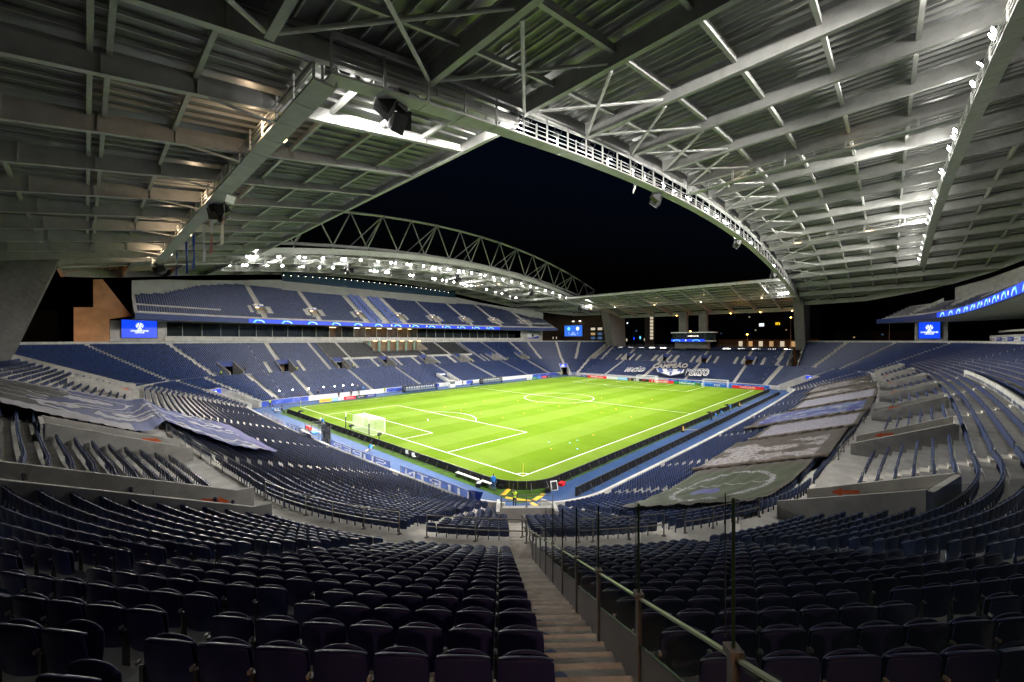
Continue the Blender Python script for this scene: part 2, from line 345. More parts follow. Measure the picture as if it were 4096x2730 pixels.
bowl = empty('lower_stand', (51,33,0), 'continuous grey concrete lower seating bowl around the whole pitch', 'stand')
V, F = [], []
def strip(seg, s0, s1, ra, rb, za, zb):
    n = len(V); (ax,ay),(bx,by),(cx,cy),(dx,dy) = pt(seg,s0,ra), pt(seg,s1,ra), pt(seg,s1,rb), pt(seg,s0,rb)
    V.extend(((ax,ay,za),(bx,by,za),(cx,cy,zb),(dx,dy,zb))); F.append((n,n+1,n+2,n+3))
def samples(seg):
    if seg < 4: n = int(SEG[seg][2]/1.0)
    else: n = 44
    return [SEG[seg][2]*i/n for i in range(n+1)]
for seg in range(8):
    S = samples(seg)
    for s0, s1 in zip(S[:-1], S[1:]):
        sm = (s0+s1)/2
        for up_, rows, td in ((0,LROW,.757),(1,UROW,TR)):
            for k, (r, z) in enumerate(rows):
                x, y = pt(seg, sm, r+td/2)
                if not visible(x, y, z, .45): continue
                if blocked(seg, sm, x, y, r+td/2, up_): continue
                strip(seg, s0, s1, r, r+td, z, z)
                zp = rows[k-1][1] if k else (GANG[2] if up_ else 0.0)
                if k or not up_: strip(seg, s0, s1, r, r, zp, z)
        x, y = pt(seg, sm, 27.3)
        strip(seg, s0, s1, GANG[0], GANG[1], GANG[2], GANG[2]); strip(seg, s0, s1, GANG[0], GANG[0], LROW[-1][1], GANG[2])
        strip(seg, s0, s1, GANG[1]+.02, GANG[1]+18, 4.0, 4.0)         # concourse floor seen down the vomitories
o = link('terrace', rawmesh('terrace', np.array(V)-np.array([51,33,0]), np.array(F), CONC), bowl)
# front wall, panel by panel
for seg in range(8):
    n = int(SEG[seg][2]/(4.25 if seg in (0,2) else 4.125)) if seg < 4 else 4
    for i in range(n):
        a0, a1 = SEG[seg][2]*i/n, SEG[seg][2]*(i+1)/n
        if seg >= 4:
            pieces = [(0,19),(19,38)] if False else None
            a0, a1 = ((0,17),(17,33.2),(48.8,69.4),(69.4,90))[i]
        m_ = 4; b = MB(); g_ = .012/(1 if seg < 4 else .18)
        Q = [(a0+g_+(a1-a0-2*g_)*j/m_) for j in range(m_+1)]
        for j in range(m_):
            p0,p1 = pt(seg,Q[j],10.4),pt(seg,Q[j+1],10.4); q0,q1 = pt(seg,Q[j],10.68),pt(seg,Q[j+1],10.68)
            b.add([(*p0,0),(*p1,0),(*q1,0),(*q0,0),(*p0,1.25),(*p1,1.25),(*q1,1.25),(*q0,1.25)], [(0,1,5,4),(2,3,7,6),(4,5,6,7)] + ([(0,4,7,3)] if j == 0 else []) + ([(1,2,6,5)] if j == m_-1 else []))
        x, y = pt(seg, (a0+a1)/2, 10.5)
        if visible(x, y, 1, .2): b.build('front_wall_panel', CONC if seg != 2 else WHITE, bowl)
# stair flights
def row_z(r):
    for rr, z in reversed(UROW):
        if r >= rr: return z
    if r >= GANG[0]: return GANG[2]
    for rr, z in reversed(LROW):
        if r >= rr: return z
    return LROW[0][1]
def flight(seg, s, rows, td, rise, half=.55):
    b = MB(); nx, ny = nrm(seg, s)
    for r, z in rows:
        x, y = pt(seg, s, r+td*.75); x2, y2 = pt(seg, s, r+td*.25+.0)
        rz = math.atan2(ny, nx)
        b.box((x, y, z+rise*.25+.002), (td*.5, half*2, rise*.5), rz); b.box((x2, y2, z+.004), (td*.5, half*2, .008), rz)
    return b
def lip_rows(seg, s, rows, td, up_, mode):
    out = []
    for r, z in rows:
        x, y = pt(seg, s, r+td/2)
        if mode == 2 and r < 34.2: continue
        if mode == 3 and r < 33.5: continue
        if not blocked(seg, s, x, y, r+td/2, up_) and visible(x, y, z, .15): out.append((r,z))
    return out
for seg, s, lo, hi in AISLES:
    if lo:
        rr_ = lip_rows(seg, s, LROW, .757, 0, lo)
        if rr_: flight(seg, s, rr_, .757, .255).build('stair_flight', STEP, bowl)
    if hi:
        rr_ = lip_rows(seg, s, UROW, TR, 1, hi)
        if rr_: flight(seg, s, rr_, TR, RI).build('stair_flight', STEP, bowl)
for seg, c, h, rb in VOMS:
    if seg in (2,3):
        for sd in (-1,1):
            rr_ = [q for q in lip_rows(seg, c+sd*(h+2.6), UROW, TR, 1, 1) if q[0] < rb]
            if rr_: flight(seg, c+sd*(h+2.6), rr_, TR, RI).build('stair_flight', STEP, bowl)
DISCS = []
# the stair beside the camera and its twins in the other corners: single steps
for seg in (4,5,6,7):
    cx, cy, sx, sy = CC[seg]; b = MB()
    allrows = [(r,z,.757,.255) for r,z in LROW if r > 19.6] + [(26.6,6.05,1.5,0.0)] + [(r,z,TR,RI) for r,z in UROW]
    for r, z, td, ri in allrows:
        for half in (0,1):
            if ri == 0 and half: continue
            ra = r + (td/2 if half else 0); dl = td/2 if ri else td; zz = z + (ri/2 if half else 0)
            tt = math.sqrt((ra+dl/2)**2-1.66**2); w_ = .98
            u = 1.175+tt/math.sqrt(2)-.0; v = -1.175+tt/math.sqrt(2)
            bb = MB(); bb.box((cx+sx*u, cy+sy*v, zz-.10+.005), (dl+.01, w_, .21), math.atan2(sy, sx))
            if seg == 4:
                st_ = bb.build('step', STEPN, bowl)
                f45 = -math.sqrt(.5); ex, ey = cx+sx*u+(dl/2)*.7071, cy+sy*v+(dl/2)*.7071
                MB().box((ex, ey, zz-.10), (.022, w_-.004, .213), math.atan2(sy, sx)).build('nosing', NOSE, st_)
                if half == 0 and ri and r > 28: DISCS.append((st_, cx+sx*u-.30*.7071*1, cy+sy*v+.30*.7071*1, zz+.0125, r))
            else: b.add(bb.v, bb.f)
    if seg != 4: b.build('stair_flight', STEP, bowl)
for st_, x, y, z, r in DISCS:
    d_ = MB().add([(x+.09*math.cos(2*PI*k/16), y+.09*math.sin(2*PI*k/16), z) for k in range(16)], [tuple(range(16))]).build('row_number_disc', mat('disc_blue', (.03,.06,.20), .6) if 'disc_blue' not in MATS else MATS['disc_blue'], st_)
# vomitory side walls and lintels, orange direction arrows
def wall_strip(seg, s, ra, rb, za, zb, zlow, th, n=3):
    b = MB(); nx, ny = nrm(seg, s); tx, ty = -ny, nx
    pa, pb = pt(seg, s, ra), pt(seg, s, rb); o_ = Vector((tx*th/2, ty*th/2, 0))
    poly = [Vector((*pa,zlow))-o_, Vector((*pb,zlow))-o_, Vector((*pb,zb))-o_, Vector((*pa,za))-o_]
    return b.prism(poly, o_*2)
VIPS = (22.4,38.9,55.5,72.2)
BLUELIN = mat('blue_printed_lintel', (.03,.05,.22), .5, var=.4, vscale=2.5)
for seg, c, h, rb in VOMS:
    x, y = pt(seg, c, 30)
    if not visible(x, y, 7, .1): continue
    walls = []
    for sd in (-1,1):
        s = c+sd*h; near = seg in (0,4,1)
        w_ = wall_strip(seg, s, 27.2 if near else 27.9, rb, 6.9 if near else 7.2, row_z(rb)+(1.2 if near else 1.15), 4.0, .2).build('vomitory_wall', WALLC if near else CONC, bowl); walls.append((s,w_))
    b = MB(); (ax,ay),(bx,by) = pt(seg,c-h,rb), pt(seg,c+h,rb); nx, ny = nrm(seg,c); zt = row_z(rb)+1.15
    b.prism([(ax,ay,zt-1.35 if seg in (2,3,5,7) else 4.0),(bx,by,zt-1.35 if seg in (2,3,5,7) else 4.0),(bx,by,zt),(ax,ay,zt)], (nx*.2,ny*.2,0)); ln = b.build('vomitory_lintel', BLUELIN if seg in (2,3,5,7) else CONC, bowl)
    b = MB(); b.quad((ax+nx*4,ay+ny*4,4.0),(bx+nx*4,by+ny*4,4.0),(bx+nx*4,by+ny*4,9),(ax+nx*4,ay+ny*4,9)); b.build('passage_wall', mat('passage', (.35,.22,.10), .8) if 'passage' not in MATS else MATS['passage'], bowl)
    if seg in (0,4,1):                       # arrow on the wall that faces the camera
        s, w_ = walls[1] if seg == 0 else (walls[1] if seg == 4 else walls[1])
        if seg == 4: s, w_ = walls[1]
        nx, ny = nrm(seg, s); tx, ty = -ny, nx
        mid = pt(seg, s, 28.9); side = -1 if (Vector((tx,ty)).dot(Vector((CAM.x-mid[0],CAM.y-mid[1]))) < 0) else 1
        poly2 = [(-.6,.0),(-.12,.26),(-.12,.11),(.6,.11),(.6,-.11),(-.12,-.11),(-.12,-.26)]
        off = Vector((tx,ty,0))*side*(.1+.004)
        zt_ = 6.9+(row_z(rb)+1.2-6.9)*(28.9-27.2)/(rb-27.2)-.36; poly = [Vector((mid[0]+nx*a, mid[1]+ny*a, zt_+bz*.85+.30*a)) + off for a, bz in poly2]
        MB().add(poly, [tuple(range(len(poly)))]).build('direction_arrow', ORANGE, w_)
# VIP enclosure walls (black seats)
for x0 in (20.3, 80.8): wall_strip(2, x0, 34.1, 45.5, UROW[7][1]+1.0, UROW[22][1]+1.0, UROW[7][1]-.5, .2).build('enclosure_wall', CONC, bowl)
for xa, xb in ((20.3,24.5),(24.5,36.8),(41,53.4),(57.6,70.1),(74.3,80.8)):
    b = MB(); n = 6
    for i in range(n):
        a0, a1 = xa+(xb-xa)*i/n, xa+(xb-xa)*(i+1)/n; b.prism([(*pt(2,a0,34.0),UROW[6][1]),(*pt(2,a1,34.0),UROW[6][1]),(*pt(2,a1,34.0),UROW[8][1]+.75),(*pt(2,a0,34.0),UROW[8][1]+.75)], (0,.15,0))
    b.build('enclosure_wall', CONC, bowl)
# column slots beside the end stands: parapets on both sides
for seg in (4,5,6,7):
    cx, cy, sx, sy = CC[seg]
    for v in GAP:
        u0 = 27.3; b = MB(); o_ = Vector((0,sy*.2*(1 if v == GAP[0] else -1),0)) * -1
        pts_ = [(u0,7.25)]; rb = 41.0 if v == GAP[0] else 45.6
        poly = [Vector((cx+sx*u0, cy+sy*v, 4.0)), Vector((cx+sx*rb, cy+sy*v, 4.0)), Vector((cx+sx*rb, cy+sy*v, row_z(rb)+1.1)), Vector((cx+sx*28.1, cy+sy*v, 7.3)), Vector((cx+sx*u0, cy+sy*v, 7.25))]
        x, y = cx+sx*32, cy+sy*v
        if visible(x, y, 8, .1):
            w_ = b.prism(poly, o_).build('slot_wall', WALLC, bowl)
            if seg == 4 and v == GAP[0]:
                poly2 = [(-.6,.0),(-.12,.25),(-.12,.11),(.6,.11),(.6,-.11),(-.12,-.11),(-.12,-.25)]
                MB().add([Vector((-29.0-a, -v-.005, 7.0+bz+.34*a)) for a, bz in poly2], [tuple(range(7))]).build('direction_arrow', ORANGE, w_)
# corner tunnels under the stairs
for seg in (4,5,6,7):
    cx, cy, sx, sy = CC[seg]; d45 = 1/math.sqrt(2)
    def loc(tt, off, z): return Vector((cx+sx*(tt*d45+off*d45), cy+sy*(tt*d45-off*d45), z))      # off = (u-v)/sqrt2
    for off, th in ((-1.2*d45,-.22),(3.7*d45,.22)):
        poly = [loc(10.2,off,0), loc(20,off,0), loc(20,off,4.6), loc(18.9,off,4.6), loc(12.5,off,2.35), loc(10.2,off,1.5)]
        MB().prism(poly, loc(0,th,0)-loc(0,0,0)).build('tunnel_wall', CONC, bowl)
    MB().prism([loc(19.0,-1.2*d45,2.7), loc(19.0,3.7*d45,2.7), loc(19.0,3.7*d45,4.55), loc(19.0,-1.2*d45,4.55)], loc(.35,0,0)-loc(0,0,0)).build('tunnel_lintel', CONC, bowl)
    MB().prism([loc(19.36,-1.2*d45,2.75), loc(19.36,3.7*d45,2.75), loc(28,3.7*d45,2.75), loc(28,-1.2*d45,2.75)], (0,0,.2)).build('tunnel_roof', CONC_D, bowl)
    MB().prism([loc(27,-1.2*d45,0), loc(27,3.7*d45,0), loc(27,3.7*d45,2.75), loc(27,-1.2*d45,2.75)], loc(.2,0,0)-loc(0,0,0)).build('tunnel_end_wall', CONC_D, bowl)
# back ledge at the top of the bowl
for seg in (0,2,5,6,7,4):
    S = samples(seg); b = MB()
    for s0, s1 in zip(S[:-1], S[1:]):
        sm = (s0+s1)/2; x, y = pt(seg, sm, 46)
        if seg >= 4 and local_uv(seg, x, y)[1] < GAP[1]: continue
        if not visible(x, y, 14.5, .1): continue
        if seg == 2 and 38.3 < sm < 61.7: continue
        p0,p1,q0,q1 = pt(seg,s0,45.85),pt(seg,s1,45.85),pt(seg,s0,46.15),pt(seg,s1,46.15)
        b.add([(*p0,13.4),(*p1,13.4),(*p1,15.0),(*p0,15.0),(*q0,15.0),(*q1,15.0)], [(0,1,2,3),(3,2,5,4)])
    if b.v: b.build('back_wall', CONC, bowl)

# ------------------------------------------------------------------ seats
def shell(nu, nv, x0, yb, z0, h, crown, lean, wrap, dome, taper, thick=0.):
    V_, F_ = [], []
    for j in range(nv+1):
        v = j/nv
        for i in range(nu+1):
            u = 2*i/nu-1; sq = 1-abs(u)**3.2*(.10 if v > .8 else .04*v)
            x = u*x0*(1-taper*(1-v)**2)*sq**.5; z = z0+v*(h+crown*(1-abs(u)**2.4))
            V_.append((x, yb+lean*v+wrap*u*u+dome*math.sin(PI*min(1,v*1.02))*(1-u*u), z))
    for j in range(nv):
        for i in range(nu):
            a = j*(nu+1)+i; F_.append((a,a+1,a+nu+2,a+nu+1))
    return V_, F_
def rim(V_, nu, nv, dy, dz):
    top = [V_[nv*(nu+1)+i] for i in range(nu+1)]; P_ = top+[(x*.97,y+dy,z+dz) for x,y,z in top]
    return P_, [(i,i+1,nu+2+i,nu+1+i) for i in range(nu)]
def merge(parts):
    V_, F_ = [], []
    for v, f in parts:
        n = len(V_); V_ += v; F_ += [tuple(i+n for i in q) for q in f]
    return np.array(V_, float), np.array(F_, int)
def box_q(c, d):
    b = MB().box(c, d); return [tuple(v) for v in b.v], b.f
def seat_parts(nu, nv):
    back = shell(nu, nv, .238, -.03, .34, .43, .05, -.055, .045, -.012, .08)
    pan = shell(nu, nv, .218, .045, .36, .375, .085, -.03, .02, .05, .20)
    return back, rim(back[0], nu, nv, .042, -.006), pan, rim(pan[0], nu, nv, -.03, -.012)
bk, rm, pn, pr_ = seat_parts(12, 6)
backV, backF = merge([bk, rm]); panV, panF = merge([pn, pr_])
def solid(name, Vv, Ff, material, th):
    me = rawmesh(name, Vv, Ff, material, True); o = bpy.data.objects.new('tmp', me)
    md = o.modifiers.new('s','SOLIDIFY'); md.thickness = th; md.offset = 0
    sb = o.modifiers.new('b','SUBSURF'); sb.levels = 1; sb.render_levels = 1
    m2 = bake(o); m2.name = name; return m2
ME_BACK = solid('backrest', backV, backF, SEATB, .014); ME_PAN = solid('seat_pan', panV, panF, SEATB, .016)
b = MB(); b.box((-.25,-.005,.28), (.035,.055,.56)); b.box((-.25,-.02,.03), (.06,.12,.06)); ME_BRK = b.mesh('bracket', BLACK)
b = MB(); b.box((-.25,-.052,.60), (.022,.04,.03)); ME_BOLT = b.mesh('hinge_bolt', mat('bolt_grey', (.30,.30,.30), .4, metal=.3))
mb_, mr_, mp_, mpr = seat_parts(6, 3); MIDV, MIDF = merge([mb_, mr_, mp_, mpr, box_q((-.25,0,.27), (.035,.05,.54))])
fb_, fr_, fp_, fpr = seat_parts(3, 2); FARV, FARF = merge([shell(4,2,.228,-.03,.34,.43,.05,-.055,.045,-.012,.10), fp_, fpr])
FRONTV, FRONTF = FARV, FARF
seats = []                                  # x, y, z, facing x, facing y, kind (0 blue, 1 black)
def add_row(seg, s_list, r, z, upper):
    for s in s_list:
        if not (SEG[seg][1] <= s <= SEG[seg][2]): continue
        x, y = pt(seg, s, r)
        if not visible(x, y, z+.6, .06): continue
        if (Vector((x,y))-Vector((CAM.x,CAM.y))).length < 1.5: continue
        if blocked(seg, s, x, y, r, upper) or in_aisle(seg, s, x, y, r, upper): continue
        nx, ny = nrm(seg, s); kind = 1 if (seg == 2 and upper and 20.5 < s < 80.6 and r > 34.2) else 0
        if seg == 2 and upper and 20.5 < s < 80.6 and 33.6 < r < 34.5: continue
        seats.append((x, y, z, -nx, -ny, kind))
for rows, td, upper in ((LROW,.757,0),(UROW,TR,1)):
    for r0, z in rows:
        r = r0+.55
        for seg in range(4): add_row(seg, [.25+.5*i for i in range(int(SEG[seg][2]*2))], r, z, upper)
        for seg in (4,5,6,7):
            st = math.degrees(.5/r); a1 = 45-math.degrees(math.asin(2.40/r)); a2 = 45-math.degrees(math.asin(.80/r))
            add_row(seg, [a1-st*i for i in range(int(a1/st)+1)] + [a2+st*i for i in range(int((90-a2)/st)+1)], r, z, upper)
SE = np.array(seats); print('bowl seats', len(SE))
dist = np.hypot(np.hypot(SE[:,0]-CAM.x, SE[:,1]-CAM.y), SE[:,2]+.6-CAM.z)
inview = np.array([visible(s[0], s[1], s[2]+.75, .0) for s in SE])
order = np.argsort(np.where(inview, dist, 1e9)); near_idx = set(order[:300].tolist())
def ordinal(n): return str(n)+('th' if 10 < n % 100 < 14 else {1:'st',2:'nd',3:'rd'}.get(n % 10,'th'))
info = {}
for i in near_idx:
    x, y, z, fx, fy, k = SE[i]; left = (x-y) < -2.4; row = int(round((z-UROW[0][1])/RI))+1; dd = abs((y-x-2.35)/math.sqrt(2))
    info.setdefault((left,row), []).append((math.hypot(x,y)*abs(math.atan2(-y,-x)-(PI/4-math.asin(1.66/math.hypot(x,y)))), i))
for (left,row), lst in info.items():
    full = sorted((math.hypot(SE[j][0],SE[j][1])*abs(math.atan2(-SE[j][1],-SE[j][0])-(PI/4-math.asin(1.66/math.hypot(SE[j][0],SE[j][1])))), j) for j in range(len(SE)) if abs(SE[j][2]-(UROW[0][1]+RI*(row-1))) < .02 and ((SE[j][0]-SE[j][1]) < -2.4) == left and SE[j][0] < 0 and SE[j][1] < 0)
    rank = {j: n+1 for n, (_, j) in enumerate(full)}
    for _, i in lst:
        x, y, z, fx, fy, k = SE[i]
        lb = 'navy folding seat, %s from the %s, %s row above the walkway' % (ordinal(rank[i]), 'concrete stairs' if left else 'glass stair barrier', ordinal(row))
        o = empty('stadium_seat', (x,y,z), lb, 'seat', 'folding seats beside the near stairs', math.atan2(fy,fx)-PI/2+random.uniform(-.012,.012))
        link('backrest', ME_BACK, o); p_ = link('seat_pan', ME_PAN, o)
        if random.random() < .04: p_.location = (0,.012,-.02); p_.rotation_euler = (-.10,0,0)
        k_ = link('bracket', ME_BRK, o); link('hinge_bolt', ME_BOLT, k_)
def seat_cloud(name, S, V0, F0, material, label, cat):
    if len(S) == 0: return
    n, m = len(S), len(V0); rx, ry = S[:,4], -S[:,3]
    jit = rng.normal(0, .006, (n,1))
    X = S[:,0:1]+V0[None,:,0]*rx[:,None]+(V0[None,:,1]+jit)*S[:,3:4]
    Y = S[:,1:2]+V0[None,:,0]*ry[:,None]+(V0[None,:,1]+jit)*S[:,4:5]
    Z_ = S[:,2:3]+V0[None,:,2]
    VV = np.stack([X,Y,Z_],2).reshape(-1,3); FF = (F0[None]+(np.arange(n)*m)[:,None,None]).reshape(-1,F0.shape[1])
    tint = np.clip(rng.beta(3,3,n),0,1); low = rng.random(n) < .05; tint[low] *= .25
    o = link(name, rawmesh(name, VV, FF, material, True, np.repeat(tint, m))); return tag(o, label, cat, kind='stuff')
rest = np.array([i not in near_idx for i in range(len(SE))]); blue = SE[:,5] == 0
md_ = rest & blue & (dist < 34); fr__ = rest & blue & (dist >= 34)
n1, n2 = md_.sum(), fr__.sum(); print('mid', n1, 'far', n2)
# one object holds all the remaining blue seats of the bowl: two levels of detail in one mesh
def cloud_arrays(S, V0, F0, off):
    n, m = len(S), len(V0); jit = rng.normal(0, .006, (n,1))
    X = S[:,0:1]+V0[None,:,0]*S[:,4:5]+(V0[None,:,1]+jit)*S[:,3:4]; Y = S[:,1:2]-V0[None,:,0]*S[:,3:4]+(V0[None,:,1]+jit)*S[:,4:5]; Z_ = S[:,2:3]+V0[None,:,2]
    tint = np.clip(rng.beta(3,3,n),0,1); tint[rng.random(n) < .05] *= .2
    return np.stack([X,Y,Z_],2).reshape(-1,3), (F0[None]+(np.arange(n)*m)[:,None,None]).reshape(-1,4)+off, np.repeat(tint, m)
a = cloud_arrays(SE[md_], MIDV, MIDF, 0); b_ = cloud_arrays(SE[fr__], FARV, FARF, len(a[0]))
o = link('bowl_seats', rawmesh('bowl_seats', np.concatenate([a[0],b_[0]]), np.concatenate([a[1],b_[1]]), SEATF, True, np.concatenate([a[2],b_[2]])))
tag(o, 'thousands of blue folding seats filling the rows of the lower bowl', 'seats', kind='stuff')
seat_cloud('enclosure_seats', SE[~blue], FARV, FARF, SEATFK, 'black padded seats filling the walled enclosure below the club name', 'seats')

# ------------------------------------------------------------------ upper tiers (both long sides)
def fy_(x):                                  # front edge of the upper tier, distance from the bowl axis
    t_ = abs(x-52.5)/70.0; return 73.4-9.4*t_**3
OUTX = [0,40,52,63,73,80,85,89,91.5,92]; OUTY = [96,94,92,88,82.5,76,68,59,51,42]
def out_y(x):                                # outer edge of roof and upper tier, distance from the bowl axis
    return float(np.interp(abs(x-52.5), OUTX, OUTY))
def tdep(x): return float(np.interp(abs(x-52.5), [0,45,55,64,72,81], [22.5,22.5,20.0,16.5,10.5,7.5]))
def sideY(side, d): return YC/2+d if side > 0 else YC/2-d
NAVYF = mat('navy_fascia', (.02,.04,.17), .45, var=.15, vscale=1)
UT, UR = .82, .475; UZ0 = 21.75; NUP = 27
X0U, X1U = -26.0, 131.0
UV = [(2.6+16.6*i) for i in range(8)]        # vomitory positions along x
upseats, deskspots = [], []
for side in (1,-1):
    nm = 'opposite' if side > 0 else 'camera side'
    st = empty('upper_stand', (52.5, sideY(side,73), 20.3), 'upper tier of blue seats above the glazed boxes, opposite stand' if side > 0 else 'upper tier with overhanging grey soffit along the right hand stand', 'stand')
    X0U, X1U = (-26.0, 131.0) if side > 0 else (15.0, 131.0)
    xs = np.linspace(X0U, X1U, 80); V, F = [], []
    def q4(a, b_, c, d): n = len(V); V.extend((a,b_,c,d)); F.append((n,n+1,n+2,n+3))
    for xa, xb in zip(xs[:-1], xs[1:]):
        xm = (xa+xb)/2
        for k in range(NUP):
            d0 = 1.2+UT*k; z = UZ0+UR*k
            if d0 > min(tdep(xm), out_y(xm)-fy_(xm)-2.0): break
            if side < 0 and k > 7: break
            for (dA, dB, zA, zB) in ((d0,d0+UT,z,z),(d0,d0,z-UR,z)):
                q4((xa,sideY(side,fy_(xa)+dA),zA),(xb,sideY(side,fy_(xb)+dA),zA),(xb,sideY(side,fy_(xb)+dB),zB),(xa,sideY(side,fy_(xa)+dB),zB))
    org = np.array(st.location)
    link('terrace', rawmesh('terrace', np.array(V)-org, np.array(F), CONC), st)
    V, F = [], []                           # soffit
    for xa, xb in zip(xs[:-1], xs[1:]):
        q4((xa,sideY(side,fy_(xa)+.3),20.25),(xb,sideY(side,fy_(xb)+.3),20.25),(xb,sideY(side,max(fy_(xb)+3,out_y(xb))),20.3),(xa,sideY(side,max(fy_(xa)+3,out_y(xa))),20.3))
    link('soffit', rawmesh('soffit', np.array(V)-org, np.array(F), CONC), st)
    for i in range(20):                     # blue parapet fascia in panels
        xa, xb = X0U+(X1U-X0U)*i/20, X0U+(X1U-X0U)*(i+1)/20; b = MB()
        for j in range(3):
            a0, a1 = xa+(xb-xa)*j/3+(.02 if j == 0 else 0), xa+(xb-xa)*(j+1)/3
            b.prism([(a0,sideY(side,fy_(a0)),20.2),(a1,sideY(side,fy_(a1)),20.2),(a1,sideY(side,fy_(a1)),21.5),(a0,sideY(side,fy_(a0)),21.5)], (0,side*.25,0))
        b.build('parapet_panel', NAVYF, st)
    # back wall up to the roof
    b = MB()
    for xa, xb in zip(xs[:-1], xs[1:]):
        ya, yb = (fy_(xa)+min(tdep(xa)+.9, out_y(xa)-fy_(xa)-1.2), fy_(xb)+min(tdep(xb)+.9, out_y(xb)-fy_(xb)-1.2)) if side > 0 else (out_y(xa)-1.2, out_y(xb)-1.2); zr = lambda x: 39.35-.00147*(x-52.5)**2-.6
        b.quad((xa,sideY(side,ya),20.3),(xb,sideY(side,yb),20.3),(xb,sideY(side,yb),min(zr(xb),36.8)),(xa,sideY(side,ya),min(zr(xa),36.8)))
    b.build('back_wall', CONC if side < 0 else mat('pale_back_wall', (.34,.345,.34), .8, var=.1, vscale=.4), st)
    if side > 0:                            # dark glazed strip with a row of small downlights above the top rows
        b = MB(); b2 = MB()
        for xa, xb in zip(xs[:-1], xs[1:]):
            if 12 < xa < 90:
                ya, yb = out_y(xa)-1.35, out_y(xb)-1.35; b.quad((xa,sideY(side,ya),36.2),(xb,sideY(side,yb),36.2),(xb,sideY(side,yb),39.6),(xa,sideY(side,ya),39.6))
        b.build('lounge_glazing', mat('lounge_glass', (.02,.05,.09), .12, spec=.7), st)
        for i in range(30):
            x = 14+2.5*i; b = MB(); b.box((x, sideY(side,out_y(x)-2.2), 39.4-.00147*(x-52.5)**2*.6), (.18,.18,.06)); b.build('downlight', E_WHITE, st)
    # stair flights and vomitories
    for i, x in enumerate(UV):
        if x < X0U+3: continue
        for dx, ka, kb in ((0,8,NUP),(0,0,3),(-2.6,3,8),(2.6,3,8)):
            b = MB()
            for k in range(ka, kb):
                d0 = 1.2+UT*k
                if d0 > min(tdep(x), out_y(x)-fy_(x)-2.0)-.4 or (side < 0 and k > 6): break
                b.box((x+dx, sideY(side,fy_(x+dx)+d0+UT*.5), UZ0+UR*k+.006), (1.15,UT,.012)); b.box((x+dx, sideY(side,fy_(x+dx)+d0+UT*.75), UZ0+UR*k+.125), (1.15,UT*.5,.25))
            if b.v: b.build('stair_flight', STEP, st)
        yv = fy_(x)+1.2+UT*3; z0 = UZ0+UR*2
        for sx_ in (-1.25,1.25):
            b = MB(); b.prism([(x+sx_,sideY(side,yv),z0),(x+sx_,sideY(side,yv+UT*5),z0+2.0),(x+sx_,sideY(side,yv+UT*5),z0+UR*5+1.0),(x+sx_,sideY(side,yv),z0+1.0)], (.15,0,0)); b.build('vomitory_wall', CONC, st)
        b = MB(); b.quad((x-1.2,sideY(side,yv+.1),z0+.02),(x+1.2,sideY(side,yv+.1),z0+.02),(x+1.2,sideY(side,yv+UT*5-.1),z0+2.8),(x-1.2,sideY(side,yv+UT*5-.1),z0+2.8)); b.build('passage_wall', mat('upper_passage', (.42,.30,.17), .8) if 'upper_passage' not in MATS else MATS['upper_passage'], st)
        if side > 0:
            b = MB(); b.box((x, sideY(side,yv+UT*4.6), z0+3.25), (2.5,.1,.9)); f_ = b.build('flag_panel', WHITE, st)
            b = MB(); b.box((x, sideY(side,yv+UT*4.6)-.06, z0+2.98), (2.5,.02,.30)); b.build('blue_band', BLUEV, f_)
            b = MB(); b.tube((x,sideY(side,yv+UT*4.6)-.056,z0+3.3),(x,sideY(side,yv+UT*4.6)-.075,z0+3.3),.2,10); b.build('crest', NAVY, f_)
            b = MB(); b.box((x-.5, sideY(side,yv+UT*4.2), z0+2.6), (.9,.12,.08)); b.build('passage_lamp', E_WARM, st)
    # seats of the tier
    for k in range(NUP):
        if side < 0 and k > 5: break
        d0 = 1.2+UT*k+.55
        for i in range(int((X1U-X0U)*2)-2):
            x = X0U+.75+.5*i; d = fy_(x)+d0
            if d0-.55 > min(tdep(x), out_y(x)-fy_(x)-2.0)-.2: continue
            if any(abs(x-u) < .68 for u in UV) and (k >= 8 or k < 3): continue
            if any(abs(x-u) < 1.5 for u in UV) and 2 <= k < 9: continue
            if any(abs(abs(x-u)-2.6) < .65 for u in UV) and 3 <= k < 8: continue
            if side > 0 and k == 3 and (x < -8 or x > 113): continue
            if side > 0 and 36.4 < x < 51.8: continue
            if not visible(x, sideY(side,d), UZ0+UR*k, .02): continue
            upseats.append((x, sideY(side,d), UZ0+UR*k, 0, -side, 0))
    if side > 0:
        for k in list(range(0,3))+list(range(4,24)):
            if k % 2: continue
            for x in (38.4,41.0,46.6,49.4): deskspots.append((x, sideY(side,fy_(x)+1.2+UT*k+.45), UZ0+UR*k))
seat_cloud('upper_tier_seats', np.array(upseats), FARV, FARF, SEATF, 'rows of blue folding seats filling the two upper tiers', 'seats')
DESK = mat('press_desk_blue', (.09,.14,.42), .5, var=.1, vscale=3)
b = MB(); b.box((0,-.25,.55), (2.2,.06,1.1)); me_f = b.mesh('front_panel', DESK); b = MB(); b.box((0,.05,1.08), (2.2,.6,.05)); me_t = b.mesh('desk_top', DESK)
b = MB(); b.box((.3,.0,1.22), (.45,.04,.26)); me_m = b.mesh('monitor', BLACK)
for (x,y,z) in deskspots:
    o = empty('press_desk', (x,y,z), 'blue fronted press desk among the seats of the upper tier', 'desk', 'press desks in the upper tier'); link('front_panel', me_f, o); link('desk_top', me_t, o); link('monitor', me_m, o)

